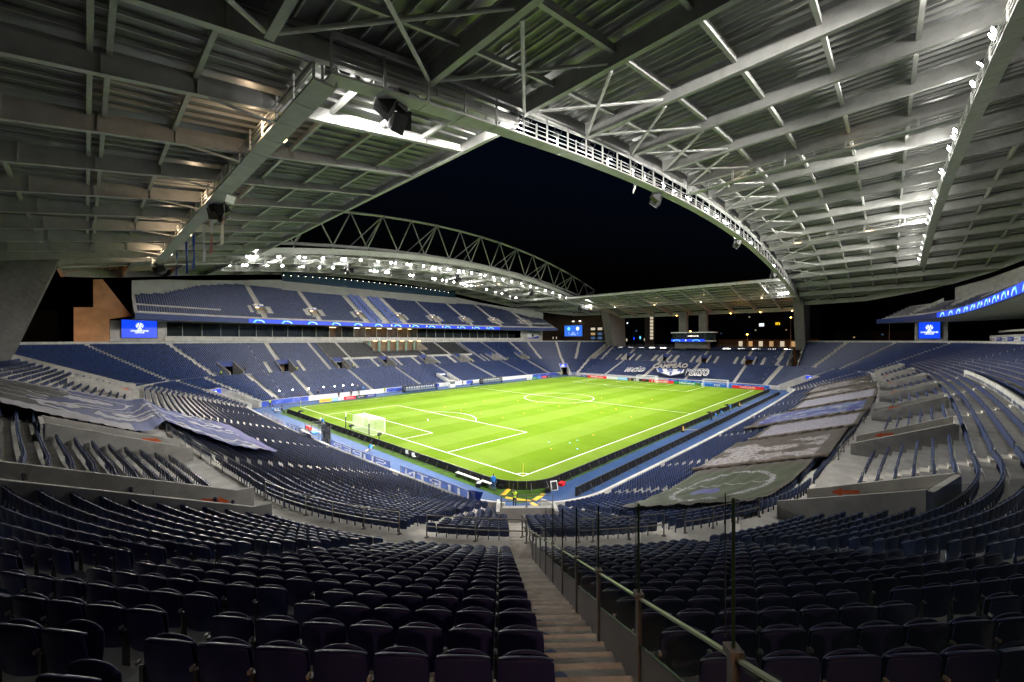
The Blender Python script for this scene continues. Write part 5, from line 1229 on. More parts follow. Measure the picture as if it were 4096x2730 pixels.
# ------------------------------------------------------------------ tarpaulins and giant banners
def seat_top(x, y, lift=.93):
    cx, cy = min(max(x,0),XC), min(max(y,0),YC); r = math.hypot(x-cx, y-cy)
    if 0 < x < XC: r -= bow(r)*math.sin(PI*x/XC)
    elif 0 < y < YC: r -= bow(r)*math.sin(PI*y/YC)
    if r < 26.6: return .70+.255*max(0,(r-10.9))/.757+lift
    if r < 28.1: return 6.05+lift
    return 6.05+RI*(r-28.1)/TR+lift
def drape(name, grid, nu, nv, material, lb, cat, lift=.95, rip=.05, freq=7.0, group=None):
    """grid(u,v) -> (x,y) for u,v in 0..1"""
    V_, F_, UVs = [], [], []
    for j in range(nv+1):
        for i in range(nu+1):
            u, v = i/nu, j/nv; x, y = grid(u, v); cx, cy = min(max(x,0),XC), min(max(y,0),YC); r = math.hypot(x-cx, y-cy)
            ph = ((r-10.7) % .757)/.757; sag = -.10*math.sin(PI*ph)
            V_.append((x, y, seat_top(x,y,lift)+sag+rip*math.sin(u*freq*6.3+v*3)*math.sin(v*freq*4.1+u*2)+random.uniform(-.012,.012))); UVs.append((u,v))
    for j in range(nv):
        for i in range(nu): a = j*(nu+1)+i; F_.append((a,a+1,a+nu+2,a+nu+1))
    me = rawmesh(name, np.array(V_), np.array(F_), material, True); uv = me.uv_layers.new(name='UV')
    lv = np.zeros(len(me.loops), np.int32); me.loops.foreach_get('vertex_index', lv); uv.data.foreach_set('uv', np.array(UVs, np.float32)[lv].ravel())
    return tag(link(name, me), lb, cat, group)
def nodes(name, rough=.6):
    m = bpy.data.materials.new(name); m.use_nodes = True; nt = m.node_tree; b = nt.nodes['Principled BSDF']; b.inputs['Roughness'].default_value = rough; b.inputs['Specular IOR Level'].default_value = .3
    tc = nt.nodes.new('ShaderNodeTexCoord'); return m, nt, b, tc
def ramp(nt, fac, stops, mode='CONSTANT'):
    r = nt.nodes.new('ShaderNodeValToRGB'); r.color_ramp.interpolation = mode; e = r.color_ramp.elements
    while len(e) < len(stops): e.new(.5)
    for k, (p, c) in enumerate(stops): e[k].position = p; e[k].color = (*c,1)
    nt.links.new(fac, r.inputs[0]); return r
def mixc(nt, f, a, b):
    m = nt.nodes.new('ShaderNodeMix'); m.data_type = 'RGBA'
    for sock, v in (('Factor',f),('A',a),('B',b)):
        if hasattr(v,'is_output') or isinstance(v, bpy.types.NodeSocket): nt.links.new(v, m.inputs[sock])
        else: m.inputs[sock].default_value = v if not isinstance(v, tuple) else (*v,1)
    return m.outputs['Result']
def mth(nt, op, a, b=None, c=None):
    n = nt.nodes.new('ShaderNodeMath'); n.operation = op
    for i, v in enumerate((a,b,c)):
        if v is None: continue
        if isinstance(v,(int,float)): n.inputs[i].default_value = v
        else: nt.links.new(v, n.inputs[i])
    return n.outputs[0]
def mapping(nt, vec, scale, loc=(0,0,0), rot=(0,0,0)):
    n = nt.nodes.new('ShaderNodeMapping'); n.inputs['Scale'].default_value = scale; n.inputs['Location'].default_value = loc; n.inputs['Rotation'].default_value = rot; nt.links.new(vec, n.inputs['Vector']); return n.outputs[0]
def noise(nt, vec, scale, detail=3, rough=.5, dist=0.):
    n = nt.nodes.new('ShaderNodeTexNoise'); n.inputs['Scale'].default_value = scale; n.inputs['Detail'].default_value = detail; n.inputs['Roughness'].default_value = rough; n.inputs['Distortion'].default_value = dist; nt.links.new(vec, n.inputs['Vector']); return n.outputs['Fac']
def photo_tarp(i, kind):
    m, nt, b, tc = nodes('tarp_print_%d' % i, .55); uv = tc.outputs['UV']; sep = nt.nodes.new('ShaderNodeSeparateXYZ'); nt.links.new(uv, sep.inputs[0]); U, Vv = sep.outputs[0], sep.outputs[1]
    dirt = noise(nt, mapping(nt, uv, (3,14,1)), 4, 6, .7); base = ramp(nt, dirt, [(0,(.055,.045,.04)),(.45,(.10,.085,.075)),(.7,(.16,.14,.125))], 'LINEAR').outputs[0]
    def inside(u0, u1, v0, v1):
        f = mth(nt,'MULTIPLY', mth(nt,'GREATER_THAN',U,u0), mth(nt,'LESS_THAN',U,u1)); g = mth(nt,'MULTIPLY', mth(nt,'GREATER_THAN',Vv,v0), mth(nt,'LESS_THAN',Vv,v1)); return mth(nt,'MULTIPLY',f,g)
    if kind == 'ring':
        gr = noise(nt, mapping(nt, uv, (30,9,1)), 3, 4); gcol = ramp(nt, gr, [(0,(.035,.06,.03)),(.5,(.07,.10,.055)),(.8,(.12,.14,.10))], 'LINEAR').outputs[0]
        du = mth(nt,'MULTIPLY', mth(nt,'SUBTRACT',U,.5), 1.0); dv = mth(nt,'MULTIPLY', mth(nt,'SUBTRACT',Vv,.46), .98); wob = mth(nt,'MULTIPLY', mth(nt,'SUBTRACT', noise(nt, uv, 9, 3), .5), .05)
        rr = mth(nt,'ADD', mth(nt,'SQRT', mth(nt,'ADD', mth(nt,'MULTIPLY',du,du), mth(nt,'MULTIPLY',dv,dv))), wob)
        ring = mth(nt,'MULTIPLY', mth(nt,'GREATER_THAN',rr,.315), mth(nt,'LESS_THAN',rr,.355)); vo = nt.nodes.new('ShaderNodeTexVoronoi'); vo.inputs['Scale'].default_value = 70; nt.links.new(uv, vo.inputs['Vector'])
        crowd = ramp(nt, nt.nodes.new('ShaderNodeSeparateColor').outputs[0] if False else noise(nt, uv, 90, 2), [(0,(.05,.05,.10)),(.42,(.45,.45,.55)),(.5,(.75,.74,.72)),(.62,(.12,.13,.35))]).outputs[0]
        c = mixc(nt, mth(nt,'MULTIPLY',ring, mth(nt,'GREATER_THAN', noise(nt, uv, 60, 1), .42)), gcol, crowd)
        ln = mth(nt,'LESS_THAN', mth(nt,'ABSOLUTE', mth(nt,'SUBTRACT', Vv, .5)), .006); ln = mth(nt,'MULTIPLY', ln, inside(.04,.86,0,1)); c = mixc(nt, ln, c, (.55,.55,.52))
        em = mth(nt,'LESS_THAN', mth(nt,'ADD', mth(nt,'POWER', mth(nt,'MULTIPLY', mth(nt,'SUBTRACT',U,.42), 9.), 2.), mth(nt,'POWER', mth(nt,'MULTIPLY', mth(nt,'SUBTRACT',Vv,.36), 14.), 2.)), 1.); c = mixc(nt, em, c, (.13,.14,.42))
        out = mixc(nt, inside(.02,.97,.03,.88), base, c)
    elif kind == 'crest':
        sw = noise(nt, mapping(nt, uv, (2.2,3.5,1)), 2.2, 2, .5, 1.2); c = ramp(nt, sw, [(0,(.08,.09,.33)),(.40,(.10,.12,.45)),(.52,(.30,.45,.62)),(.57,(.70,.72,.76)),(.63,(.05,.07,.10)),(.66,(.16,.22,.50))]).outputs[0]
        out = mixc(nt, inside(.06,.94,.10,.88), base, c)
    elif kind == 'crowd':
        pp = noise(nt, mapping(nt, uv, (13,7,1), (i*2.3,i,0)), 3, 5, .75, .5); c = ramp(nt, pp, [(0,(.04,.04,.06)),(.36,(.16,.15,.34)),(.44,(.62,.61,.66)),(.52,(.28,.27,.45)),(.58,(.75,.73,.74)),(.66,(.36,.24,.17))]).outputs[0]
        out = mixc(nt, inside(.05,.96,.10,.86), base, c)
    else:                                    # team in striped shirts on a dark ground
        pp = noise(nt, mapping(nt, uv, (9,30,1), (i*3.1,0,0)), 2.4, 4, .62, .8); c = ramp(nt, pp, [(0,(.07,.065,.06)),(.44,(.30,.18,.11)),(.475,(.78,.77,.76)),(.53,(.10,.11,.40)),(.56,(.80,.79,.78)),(.62,(.16,.12,.10)),(.66,(.55,.52,.10) if i % 2 else (.30,.30,.28))]).outputs[0]
        blob = mth(nt,'GREATER_THAN', noise(nt, mapping(nt, uv, (1.6,2.4,1), (i*1.7,0,0)), 1.6, 3), .47)
        out = mixc(nt, mth(nt,'MULTIPLY', inside(.03,.90,.08,.74), blob), base, c)
    nt.links.new(out, b.inputs['Base Color']); bw = nt.nodes.new('ShaderNodeBump'); bw.inputs['Strength'].default_value = .25; bw.inputs['Distance'].default_value = .02; nt.links.new(noise(nt, uv, 60, 4), bw.inputs['Height']); nt.links.new(bw.outputs[0], b.inputs['Normal']); mu_ = nt.nodes.new('ShaderNodeMix'); mu_.data_type = 'RGBA'; mu_.blend_type = 'MULTIPLY'; mu_.inputs['Factor'].default_value = 1; mu_.inputs['B'].default_value = (.42,.42,.42,1); nt.links.new(out, mu_.inputs['A']); nt.links.new(mu_.outputs['Result'], b.inputs['Base Color']); return m
TARPS = [(-11.3,3.1,-17.8,-25.9,'ring','dark green tarpaulin printed with a ring of people, nearest the corner'),(3.5,17.6,-17.2,-26.6,'team','grey tarpaulin printed with players in striped shirts, beside the green ring one'),(18.0,30.0,-18.3,-27.2,'crowd2','dark tarpaulin printed with a celebrating crowd, between the players and the crest'),
         (30.5,45.2,-15.0,-27.6,'crest','blue tarpaulin printed with a round crest and swirls'),(45.7,62.0,-17.9,-27.8,'crowd','white and violet tarpaulin printed with packed supporters'),(62.5,76.0,-17.4,-27.6,'team','grey tarpaulin printed with white figures, beyond the violet supporters'),(76.5,97.5,-16.2,-26.6,'team','olive tarpaulin printed with figures, last before the far corner')]
for i, (x0, x1, y0, y1, k, lb) in enumerate(TARPS):
    if i == 0:
        def grid(u, v, y0=y0, y1=y1):
            x = -11.3+14.4*v; xo_ = -9.4+12.4*v; yy = y0+(y1-y0)*u+ (1.0*(1-v)**2*u); return (x+(xo_-x)*u, yy)
    else:
        def grid(u, v, x0=x0, x1=x1, y0=y0, y1=y1): return (x0+(x1-x0)*v+1.1*(u-.5)*0, y0+(y1-y0)*u-1.3*math.sin(PI*(x0+(x1-x0)*v)/XC)*u*.6)
    drape('photo_tarpaulin', grid, 30, 30, photo_tarp(i, {'crowd2':'crowd'}.get(k,k)), lb, 'tarpaulin', .97, .035, 5, 'printed tarpaulins over the right hand seats')
    # rolled hem on the side nearer the camera
    if i:
        b = MB(); pts_ = [grid(j/10, 0) for j in range(11)]; b.path([(x-.18, y, seat_top(x,y,.98)) for x, y in pts_], .17, 8); tag(b.build('rolled_hem', mat('tarp_brown', (.12,.095,.08), .8, var=.3, vscale=4) if 'tarp_brown' not in MATS else MATS['tarp_brown'], smooth=True), 'rolled brown hem beside the ' + ' '.join(lb.split(',')[0].split()[:9]), 'tarpaulin hem', 'rolled tarpaulin hems')
def flag_mat(name, blue):
    m, nt, b, tc = nodes(name, .8); uv = tc.outputs['UV']; sep = nt.nodes.new('ShaderNodeSeparateXYZ'); nt.links.new(uv, sep.inputs[0]); U, Vv = sep.outputs[0], sep.outputs[1]
    if blue:
        sw = noise(nt, mapping(nt, uv, (.9,2.6,1), (.3,.2,0)), 1.3, 1.0, .4, .5); c = ramp(nt, sw, [(0,(.06,.085,.33)),(.46,(.55,.56,.64)),(.53,(.02,.02,.03)),(.54,(.06,.09,.34)),(.62,(.50,.52,.60)),(.635,(.05,.05,.06)),(.645,(.06,.085,.33))]).outputs[0]
        c = mixc(nt, mth(nt,'GREATER_THAN',U,.84), c, (.17,.16,.46))
    else:
        a = noise(nt, mapping(nt, uv, (1.5,1.9,1), (.1,.4,0)), 1.7, 1.6, .45, .8); c1 = ramp(nt, a, [(0,(.05,.05,.05)),(.40,(.012,.012,.012)),(.42,(.065,.065,.065)),(.50,(.42,.42,.45)),(.53,(.012,.012,.012)),(.55,(.055,.055,.055)),(.62,(.40,.40,.44)),(.645,(.045,.045,.045))]).outputs[0]
        c2 = ramp(nt, a, [(0,(.025,.04,.19)),(.415,(.01,.01,.015)),(.43,(.50,.50,.56)),(.50,(.01,.01,.015)),(.515,(.025,.04,.19)),(.61,(.01,.01,.015)),(.62,(.50,.50,.56))]).outputs[0]
        c = mixc(nt, mth(nt,'GREATER_THAN', mth(nt,'ADD',U, mth(nt,'MULTIPLY', mth(nt,'SUBTRACT', noise(nt,uv,2.,2),.5), .5)), .50), c1, c2)
        c = mixc(nt, mth(nt,'LESS_THAN',Vv,.17), c, (.42,.41,.46)); c = mixc(nt, mth(nt,'MULTIPLY', mth(nt,'LESS_THAN',Vv,.17), mth(nt,'GREATER_THAN',U,.83)), c, (.05,.08,.30)); c = mixc(nt, mth(nt,'GREATER_THAN',Vv,.95), c, (.40,.39,.44))
    c = mixc(nt, .48, c, (0,0,0)); nt.links.new(c, b.inputs['Base Color']); return m
def gA(u, v):
    r = 45.0-(45.0-27.8)*u; ra = np.array([27.8,30.2,31.6,34.6,37.8,45]); yn = np.interp(r, ra, [25.0,17.0,15.0,16.4,17.0,17.4]); yf_ = np.interp(r, [27.8,34,39.8,45], [47.5,42.5,38.2,34.5]); y = yn+(yf_-yn)*v
    return (-r, y)
drape('giant_banner', gA, 60, 40, flag_mat('giant_banner_grey', False), 'giant grey, white and blue banner draped over the goal end seats above the walkway', 'banner', 1.1, .07, 3)
def gB(u, v):
    r = 27.7-(27.7-21.4)*u; yn = np.interp(r, [21.4,24.4,26,27.7], [11.4,11.5,17,24.5]); yf_ = np.interp(r, [21.4,24.4,27.2,27.7], [30.1,33.8,39.6,46]); return (-r, yn+(yf_-yn)*v)
drape('giant_banner', gB, 40, 40, flag_mat('giant_banner_blue', True), 'giant blue violet banner with white streaks over the lower goal end seats', 'banner', 1.05, .06, 4)
# tifo in the far end: crest and two words
def far_seat_pt(w_, hgt):                    # w_ across (y), hgt up the slope in metres -> world
    x = 112.6+hgt*.95; return x
def tifo_panel(poly, lift, m_, nm, parent):   # poly of (y, x)
    b = MB(); V_ = [(x, y, seat_top(x,y,1.3)+lift) for y, x in poly]; b.add(V_, [tuple(range(len(V_)))]); return b.build(nm, m_, parent)
TN, TW, TG = mat('tifo_navy',(.02,.028,.06),.8), mat('tifo_white',(.72,.72,.74),.8), mat('tifo_blue',(.05,.10,.32),.8)
tf = empty('crest_banner', (120,31.5,4), 'shield shaped navy and white banner reading CAMPEÃO on the far end seats', 'banner'); TZ = math.atan(.255/.757)
LEAN = .41
def tl(u, h): return (31.4-u+LEAN*h*1.16, 120.2+h*1.16)       # u to the right in the picture (towards -y), h up the slope
tifo_panel([tl(u,h) for u,h in ((-6.6,1.2),(-5.5,3.4),(-3.8,3.6),(-3.0,5.6),(3.0,5.6),(3.6,3.8),(6.3,3.6),(6.9,1.4),(6.0,.5),(5.3,-3.2),(0,-7.2),(-5.3,-3.4),(-6.0,.2))], .05, TN, 'shield', tf)
tifo_panel([tl(u,h) for u,h in ((-5.4,-.4),(5.4,-.2),(4.8,-3.0),(0,-6.5),(-4.8,-3.1))], .32, TW, 'shield_field', tf)
for (u0,u1) in ((-5.2,-3.1),(3.0,5.1)): tifo_panel([tl(u,h) for u,h in ((u0,-.45),(u1,-.35),(u1*.75,-4.4 if abs(u1) < 4 else -3.6),(u0*.78,-3.9 if abs(u0) > 4 else -4.9))], .42, TG, 'stripe', tf)
for (u0,u1) in ((-1.1,1.1),): tifo_panel([tl(u,h) for u,h in ((u0,-.4),(u1,-.35),(u1,-5.6),(0,-6.3),(u0,-5.6))], .43, TG, 'stripe', tf)
tifo_panel([tl(1.9*(1 if k%2==0 else .45)*math.sin(R(36*k)), -2.6+1.7*(1 if k%2==0 else .45)*math.cos(R(36*k))) for k in range(10)], .55, TW, 'star', tf); tifo_panel([tl(1.2*(1 if k%2==0 else .45)*math.sin(R(36*k)), -2.6+1.1*(1 if k%2==0 else .45)*math.cos(R(36*k))) for k in range(10)], .64, TG, 'star_centre', tf)
def slope_text(body, W, Hh, m_, y, x, lift, parent, bold=.0, nm='lettering'):
    """lettering W metres wide and Hh metres tall, lying on the slope of the far end seats"""
    me = text_mesh(body, 2.0, m_, .01, bold); ref = text_mesh(body, 2.0, m_, .01, 0.); wx = max(v.co.x for v in ref.vertices)-min(v.co.x for v in ref.vertices); wy = max(v.co.y for v in ref.vertices)-min(v.co.y for v in ref.vertices)
    M = Matrix.Rotation(-PI/2,4,'Z') @ Matrix.Rotation(-TZ if False else TZ,4,'X'); o = link(nm, me, parent); o.matrix_local = Matrix.Translation(Vector((x,y,seat_top(x,y,1.35)+lift))-Vector(parent.location)) @ M @ Matrix(((1,-LEAN,0,0),(0,1,0,0),(0,0,1,0),(0,0,0,1))) @ Matrix.Diagonal((W/wx,Hh/wy,1,1)); return o
slope_text('CAMPEÃO', 12.6, 5.0, TW, 32.2, 122.3, .45, tf, .07, 'letter_edge'); slope_text('CAMPEÃO', 12.6, 5.0, mat('tifo_tan',(.42,.36,.31),.8), 32.2, 122.3, .58, tf, .0); slope_text('FC PORTO', 5.2, 1.7, TW, 33.9, 126.2, .45, tf, .01)
for body, y, x, lb in (('NAÇÃO',44.4,117.6,'white edged navy word NAÇÃO lying on the far end seats'),('PORTO',20.6,117.9,'white edged navy word PORTO lying on the far end seats')):
    o = empty('word_banner', (x,y,3), lb, 'banner', 'word banners on the far end'); slope_text(body, 7.2, 5.4, TW, y, x, .08, o, .20, 'letter_edge'); slope_text(body, 7.2, 5.4, TN, y, x, .16, o, .01, 'lettering')
# small led plates on the corner tunnel lintels
for seg, lb in ((5,'small blue led plate over the tunnel at the left corner of the opposite stand'),(6,'small blue led plate over the tunnel below the tall far column'),(7,'small blue led plate over the tunnel at the far left corner')):
    cx, cy, sx, sy = CC[seg]; f = lambda tt, off, z: Vector((cx+sx*(tt*d45+off*d45), cy+sy*(tt*d45-off*d45), z)); a, c_ = f(18.9,-1.2*d45,3.15), f(18.9,3.7*d45,3.15)
    o = empty('tunnel_led_plate', (a+c_)/2, lb, 'led board', 'led plates over the corner tunnels'); n_ = Vector((-sx*d45,-sy*d45,0)); MB().prism([a,c_,c_+Vector((0,0,1.25)),a+Vector((0,0,1.25))], n_*.06).build('display', E_BLUE, o)
    mid = (a+c_)/2+Vector((0,0,.65))+n_*.075; t_ = (c_-a).normalized(); MB().add([mid+t_*.5*math.cos(2*PI*k/12)+Vector((0,0,.33*math.sin(2*PI*k/12))) for k in range(12)],[tuple(range(12))]).build('ball_mark', E_SCRW, o); MB().add([mid+t_*-.9+Vector((0,0,-.45)),mid+t_*.9+Vector((0,0,-.45)),mid+t_*.9+Vector((0,0,-.2)),mid+t_*-.9+Vector((0,0,-.2))],[(0,1,2,3)]).build('text_bar', E_SCRW, o)

# ------------------------------------------------------------------ dugouts
for x0, n, lb in ((29.8,13,'long glazed dugout with grey seats, left of the halfway line'),(60.2,11,'glazed dugout with grey seats, right of the halfway line')):
    o = empty('dugout', (x0,73.2,0), lb, 'dugout', 'team dugouts'); L_ = n*.86
    prof = [(73.9,0.05),(74.1,1.0),(73.8,1.9),(72.6,2.15),(71.9,2.05)]
    for (ya,za),(yb,zb3) in zip(prof[:-1],prof[1:]): MB().prism([(x0,ya,za),(x0+L_,ya,za),(x0+L_,yb,zb3),(x0,yb,zb3)], (0,.02,.01)).build('shell_pane', BOXG, o)
    for i in range(n//3+1):
        x = x0+L_*i/(n//3); b = MB(); b.path([(x,y,z) for y,z in prof], .035, 6); b.build('rib', STEEL, o)
    for sd in (0,1): MB().prism([(x0+sd*L_,y,z) for y,z in [(71.9,.05)]+prof], (.02,0,0)).build('end_pane', BOXG, o)
    DG = mat('dugout_seat_grey', (.16,.20,.24), .5) if 'dugout_seat_grey' not in MATS else MATS['dugout_seat_grey']
    for i in range(n):
        x = x0+.43+.86*i; b = MB(); b.box((x,73.0,.48),(.6,.62,.16)); b.box((x,73.42,.95),(.6,.18,1.0),0,-.15); b.box((x-.33,73.05,.62),(.07,.5,.1)); b.build('seat', DG, o)
        MB().box((x,73.33,1.35),(.36,.05,.22),0,-.15).build('headrest', WHITE, o)
    MB().box((x0+L_/2,72.9,.03),(L_,2.2,.06)).build('floor', TRACK, o)
o = empty('pitchside_cabin', (48.0,73.6,0), 'small glazed pitchside cabin between the two dugouts', 'cabin')
MB().box((48,73.8,.5),(2.0,1.2,1.0)).build('base', WHITE, o); MB().box((48,73.3,1.5),(2.0,.04,1.0)).build('window_pane', BOXG, o); MB().box((48,73.8,2.05),(2.2,1.5,.1)).build('roof', WHITE, o)
# player tunnel in the far touchline wall
o = empty('player_tunnel', (51.5,78,0), 'white edged player tunnel mouth in the opposite lower rows', 'tunnel')
for x in (49.0,53.2): MB().prism([(x,76.6,1.2),(x,83.5,1.2),(x,83.5,4.0),(x,82.6,4.0),(x,76.6,1.9)],(.18,0,0)).build('side_wall', WHITE, o)
MB().box((51.2,83.3,3.4),(4.2,.25,1.3)).build('lintel', BLUELIN, o); MB().box((51.2,83.0,3.45),(2.6,.05,.5)).build('lintel_crest', WHITE, o)
MB().quad((49.1,77,1.32),(53.1,77,1.32),(53.1,83.2,2.9),(49.1,83.2,2.9)).build('ramp', CONC_D, o)

# ------------------------------------------------------------------ people
JACK = {'vest':YEL,'blue':mat('blue_bib',(.03,.25,.75),.7),'black':BLACKF,'white':mat('white_shirt',(.6,.6,.6),.8),'navy':NAVY,'jeans':mat('jeans',(.06,.12,.26),.9),'grey':mat('grey_cloth',(.25,.25,.27),.9),'red':mat('red_cloth',(.5,.03,.03),.9)}
def skeleton(pose):
    J = {'pel':(0,0,.95),'spi':(0,0,1.15),'che':(0,.01,1.36),'nec':(0,.02,1.50),'hea':(0,.04,1.64),'top':(0,.035,1.755),
         'shL':(-.18,0,1.42),'elL':(-.25,-.03,1.14),'wrL':(-.25,.08,.90),'haL':(-.245,.11,.81),'shR':(.18,0,1.42),'elR':(.25,-.03,1.14),'wrR':(.25,.08,.90),'haR':(.245,.11,.81),
         'hiL':(-.10,0,.90),'knL':(-.11,.02,.50),'anL':(-.11,-.02,.09),'toL':(-.12,.16,.04),'hiR':(.10,0,.90),'knR':(.11,.02,.50),'anR':(.11,-.02,.09),'toR':(.12,.16,.04)}
    if pose == 'walk': J.update({'knL':(-.10,.20,.53),'anL':(-.10,.20,.10),'toL':(-.10,.37,.06),'knR':(.10,-.08,.50),'anR':(.10,-.36,.16),'toR':(.10,-.24,.04),'elL':(-.26,-.14,1.17),'wrL':(-.24,-.12,.92),'haL':(-.24,-.10,.83),'elR':(.24,.05,1.14),'wrR':(.15,.24,1.30),'haR':(.11,.24,1.39)})
    if pose in ('crouch','bend'):
        d = -.42 if pose == 'crouch' else 0
        if pose == 'crouch': J.update({k:(v[0],v[1]+(.0),v[2]-.45) for k, v in J.items() if k[:2] not in ('kn','an','to')}); J.update({'hiL':(-.12,-.05,.45),'hiR':(.12,-.05,.45),'knL':(-.18,.34,.50),'knR':(.16,.30,.30),'anL':(-.14,.20,.09),'anR':(.14,-.20,.10),'toL':(-.15,.38,.04),'toR':(.14,-.05,.04),'pel':(0,-.06,.50)})
        for k, dy in (('spi',.08),('che',.22),('nec',.34),('hea',.42),('top',.46),('shL',.22),('shR',.22),('elL',.36),('elR',.36),('wrL',.50),('wrR',.50),('haL',.56),('haR',.56)):
            v = J[k]; J[k] = (v[0], v[1]+dy, v[2]-dy*.35)
    if pose == 'sit': J.update({k:(v[0],v[1],v[2]-.40) for k, v in J.items() if k[:2] not in ('kn','an','to')}); J.update({'knL':(-.12,.44,.52),'knR':(.12,.44,.52),'anL':(-.12,.42,.09),'anR':(.12,.42,.09),'toL':(-.12,.58,.04),'toR':(.12,.58,.04),'wrL':(-.16,.30,.66),'wrR':(.16,.30,.66),'haL':(-.10,.38,.66),'haR':(.10,.38,.66),'elL':(-.25,.05,.76),'elR':(.25,.05,.76)})
    if pose == 'camera': J.update({'elL':(-.26,.16,1.22),'wrL':(-.10,.32,1.44),'haL':(-.07,.36,1.52),'elR':(.26,.16,1.22),'wrR':(.10,.32,1.44),'haR':(.07,.36,1.52)})
    E_ = [('pel','spi'),('spi','che'),('che','nec'),('nec','hea'),('hea','top'),('che','shL'),('shL','elL'),('elL','wrL'),('wrL','haL'),('che','shR'),('shR','elR'),('elR','wrR'),('wrR','haR'),('pel','hiL'),('hiL','knL'),('knL','anL'),('anL','toL'),('pel','hiR'),('hiR','knR'),('knR','anR'),('anR','toR')]
    RAD = {'pel':(.15,.11),'spi':(.14,.10),'che':(.165,.11),'nec':(.055,.055),'hea':(.085,.10),'top':(.06,.07),'sh':(.07,.07),'el':(.05,.05),'wr':(.035,.035),'ha':(.045,.03),'hi':(.09,.095),'kn':(.065,.065),'an':(.05,.05),'to':(.045,.035)}
    return J, E_, RAD
PM = {}
def body_mesh(pose):
    if pose in PM: return PM[pose]
    J, E_, RAD = skeleton(pose); names = list(J); me = bpy.data.meshes.new('b'); me.from_pydata([J[k] for k in names], [(names.index(a),names.index(b)) for a,b in E_], [])
    o = bpy.data.objects.new('b', me); sk = o.modifiers.new('k','SKIN'); 
    if not me.skin_vertices: 
        me.attributes
    lay = me.skin_vertices[0] if len(me.skin_vertices) else None
    if lay is None:
        bm = bmesh.new(); bm.from_mesh(me); bm.verts.layers.skin.verify(); bm.to_mesh(me); bm.free(); lay = me.skin_vertices[0]
    for i, k in enumerate(names):
        rd = RAD.get(k, RAD.get(k[:2])); lay.data[i].radius = rd; lay.data[i].use_root = (k == 'pel')
    sb = o.modifiers.new('s','SUBSURF'); sb.levels = 1; sb.render_levels = 1
    m2 = bake(o); nose = None; PM[pose] = (m2, J, E_); return PM[pose]
BM = {}
def dressed(pose, top, trousers, sleeves):
    key = (pose, top, trousers, sleeves)
    if key in BM: return BM[key]
    src, J, E_ = body_mesh(pose); me = src.copy(); me.name = 'body'; me.materials.clear()
    for m_ in (SKIN, JACK[top], JACK[trousers], BLACKF, HAIR, JACK[sleeves]): me.materials.append(m_)
    segs = [(a,b,Vector(J[a]),Vector(J[b])) for a,b in E_]; hc = Vector(J['hea'])
    for p in me.polygons:
        c = p.center; best = None
        for a,b,pa,pb in segs:
            d = pb-pa; t = max(0,min(1,(c-pa).dot(d)/d.length_squared)); dd = (c-(pa+d*t)).length
            if best is None or dd < best[0]: best = (dd,a,b)
        a, b = best[1], best[2]
        if b in ('hea','top'): p.material_index = 4 if (c.z > hc.z+.03 or c.y < hc.y-.05) else 0
        elif b == 'nec' : p.material_index = 0 if c.z > J['nec'][2]-.03 else 1
        elif b[:2] == 'ha': p.material_index = 0
        elif b[:2] in ('el','wr'): p.material_index = 5
        elif b[:2] in ('kn','an') or (a == 'pel' and b[:2] == 'hi'): p.material_index = 2
        elif b[:2] == 'to': p.material_index = 3
        else: p.material_index = 1
    me.shade_smooth(); BM[key] = me; return me
CAMM = MB(); CAMM.box((0,.45,1.56),(.14,.16,.12)); CAMM.tube((0,.5,1.56),(0,.85,1.56),.06,10); ME_CAM = CAMM.mesh('camera', BLACK)
def person(x, y, z, head, pose, top, trousers, lb, sleeves=None, cam_=False, grp=None):
    o = empty('person', (x,y,z), lb, 'person', grp, R(head)-PI/2); link('body', dressed(pose, top, trousers, sleeves or top), o)
    if cam_: tag(link('press_camera', ME_CAM, None, (x,y,z if pose == 'camera' else z-.5), (0,0,R(head)-PI/2)), 'long lensed camera held by '+' '.join(lb.split()[:10]), 'camera')
    return o
person(-6.91,-5.13,0,225,'walk','vest','black','steward in yellow vest and black clothes walking on the blue track', 'black')
person(-5.29,-.7,0,40,'stand','blue','jeans','person in blue bib and jeans standing by the benches at the board corner')
person(-4.7,73.3,0,250,'stand','vest','black','steward in yellow vest at the end of the far wall banner', 'black')
person(-5.0,44.0,0,20,'bend','white','navy','person in pale shirt bending over the black boards behind the goal'); person(-5.1,42.4,0,10,'stand','blue','grey','person in blue bib standing by the scaffold behind the goal')
person(-7.0,21.6,0,60,'crouch','blue','grey','person in blue bib crouching on the track by the SUPER banner')
person(-6.6,65.1,0,330,'sit','blue','navy','person in blue bib sitting by the white tables at the goal end'); person(-5.4,63.0,0,320,'sit','navy','navy','person in navy sitting at the end of the black boards')
person(25.6,76.2,0,265,'stand','black','black','steward in black with yellow shoulders before the left dugout', 'vest')
for i, (x, y, z, top, pz) in enumerate(((3.2,77.6,.70,'black','crouch'),(5.0,77.6,.70,'grey','camera'),(7.6,77.7,.70,'black','stand'),(11.3,78.3,.95,'black','crouch'),(12.3,76.2,0,'black','stand'),(13.9,77.6,.70,'navy','camera'),(15.7,76.2,0,'black','stand'),(17.9,76.2,0,'grey','camera'),(19.8,77.7,.70,'blue','camera'),(18.9,79.3,1.2,'grey','camera'))):
    person(x,y,z,262,pz,top,'black','photographer in %s clothes by the bright lamps, %s from the corner' % (top, ordinal(i+1)), None, pz == 'camera')
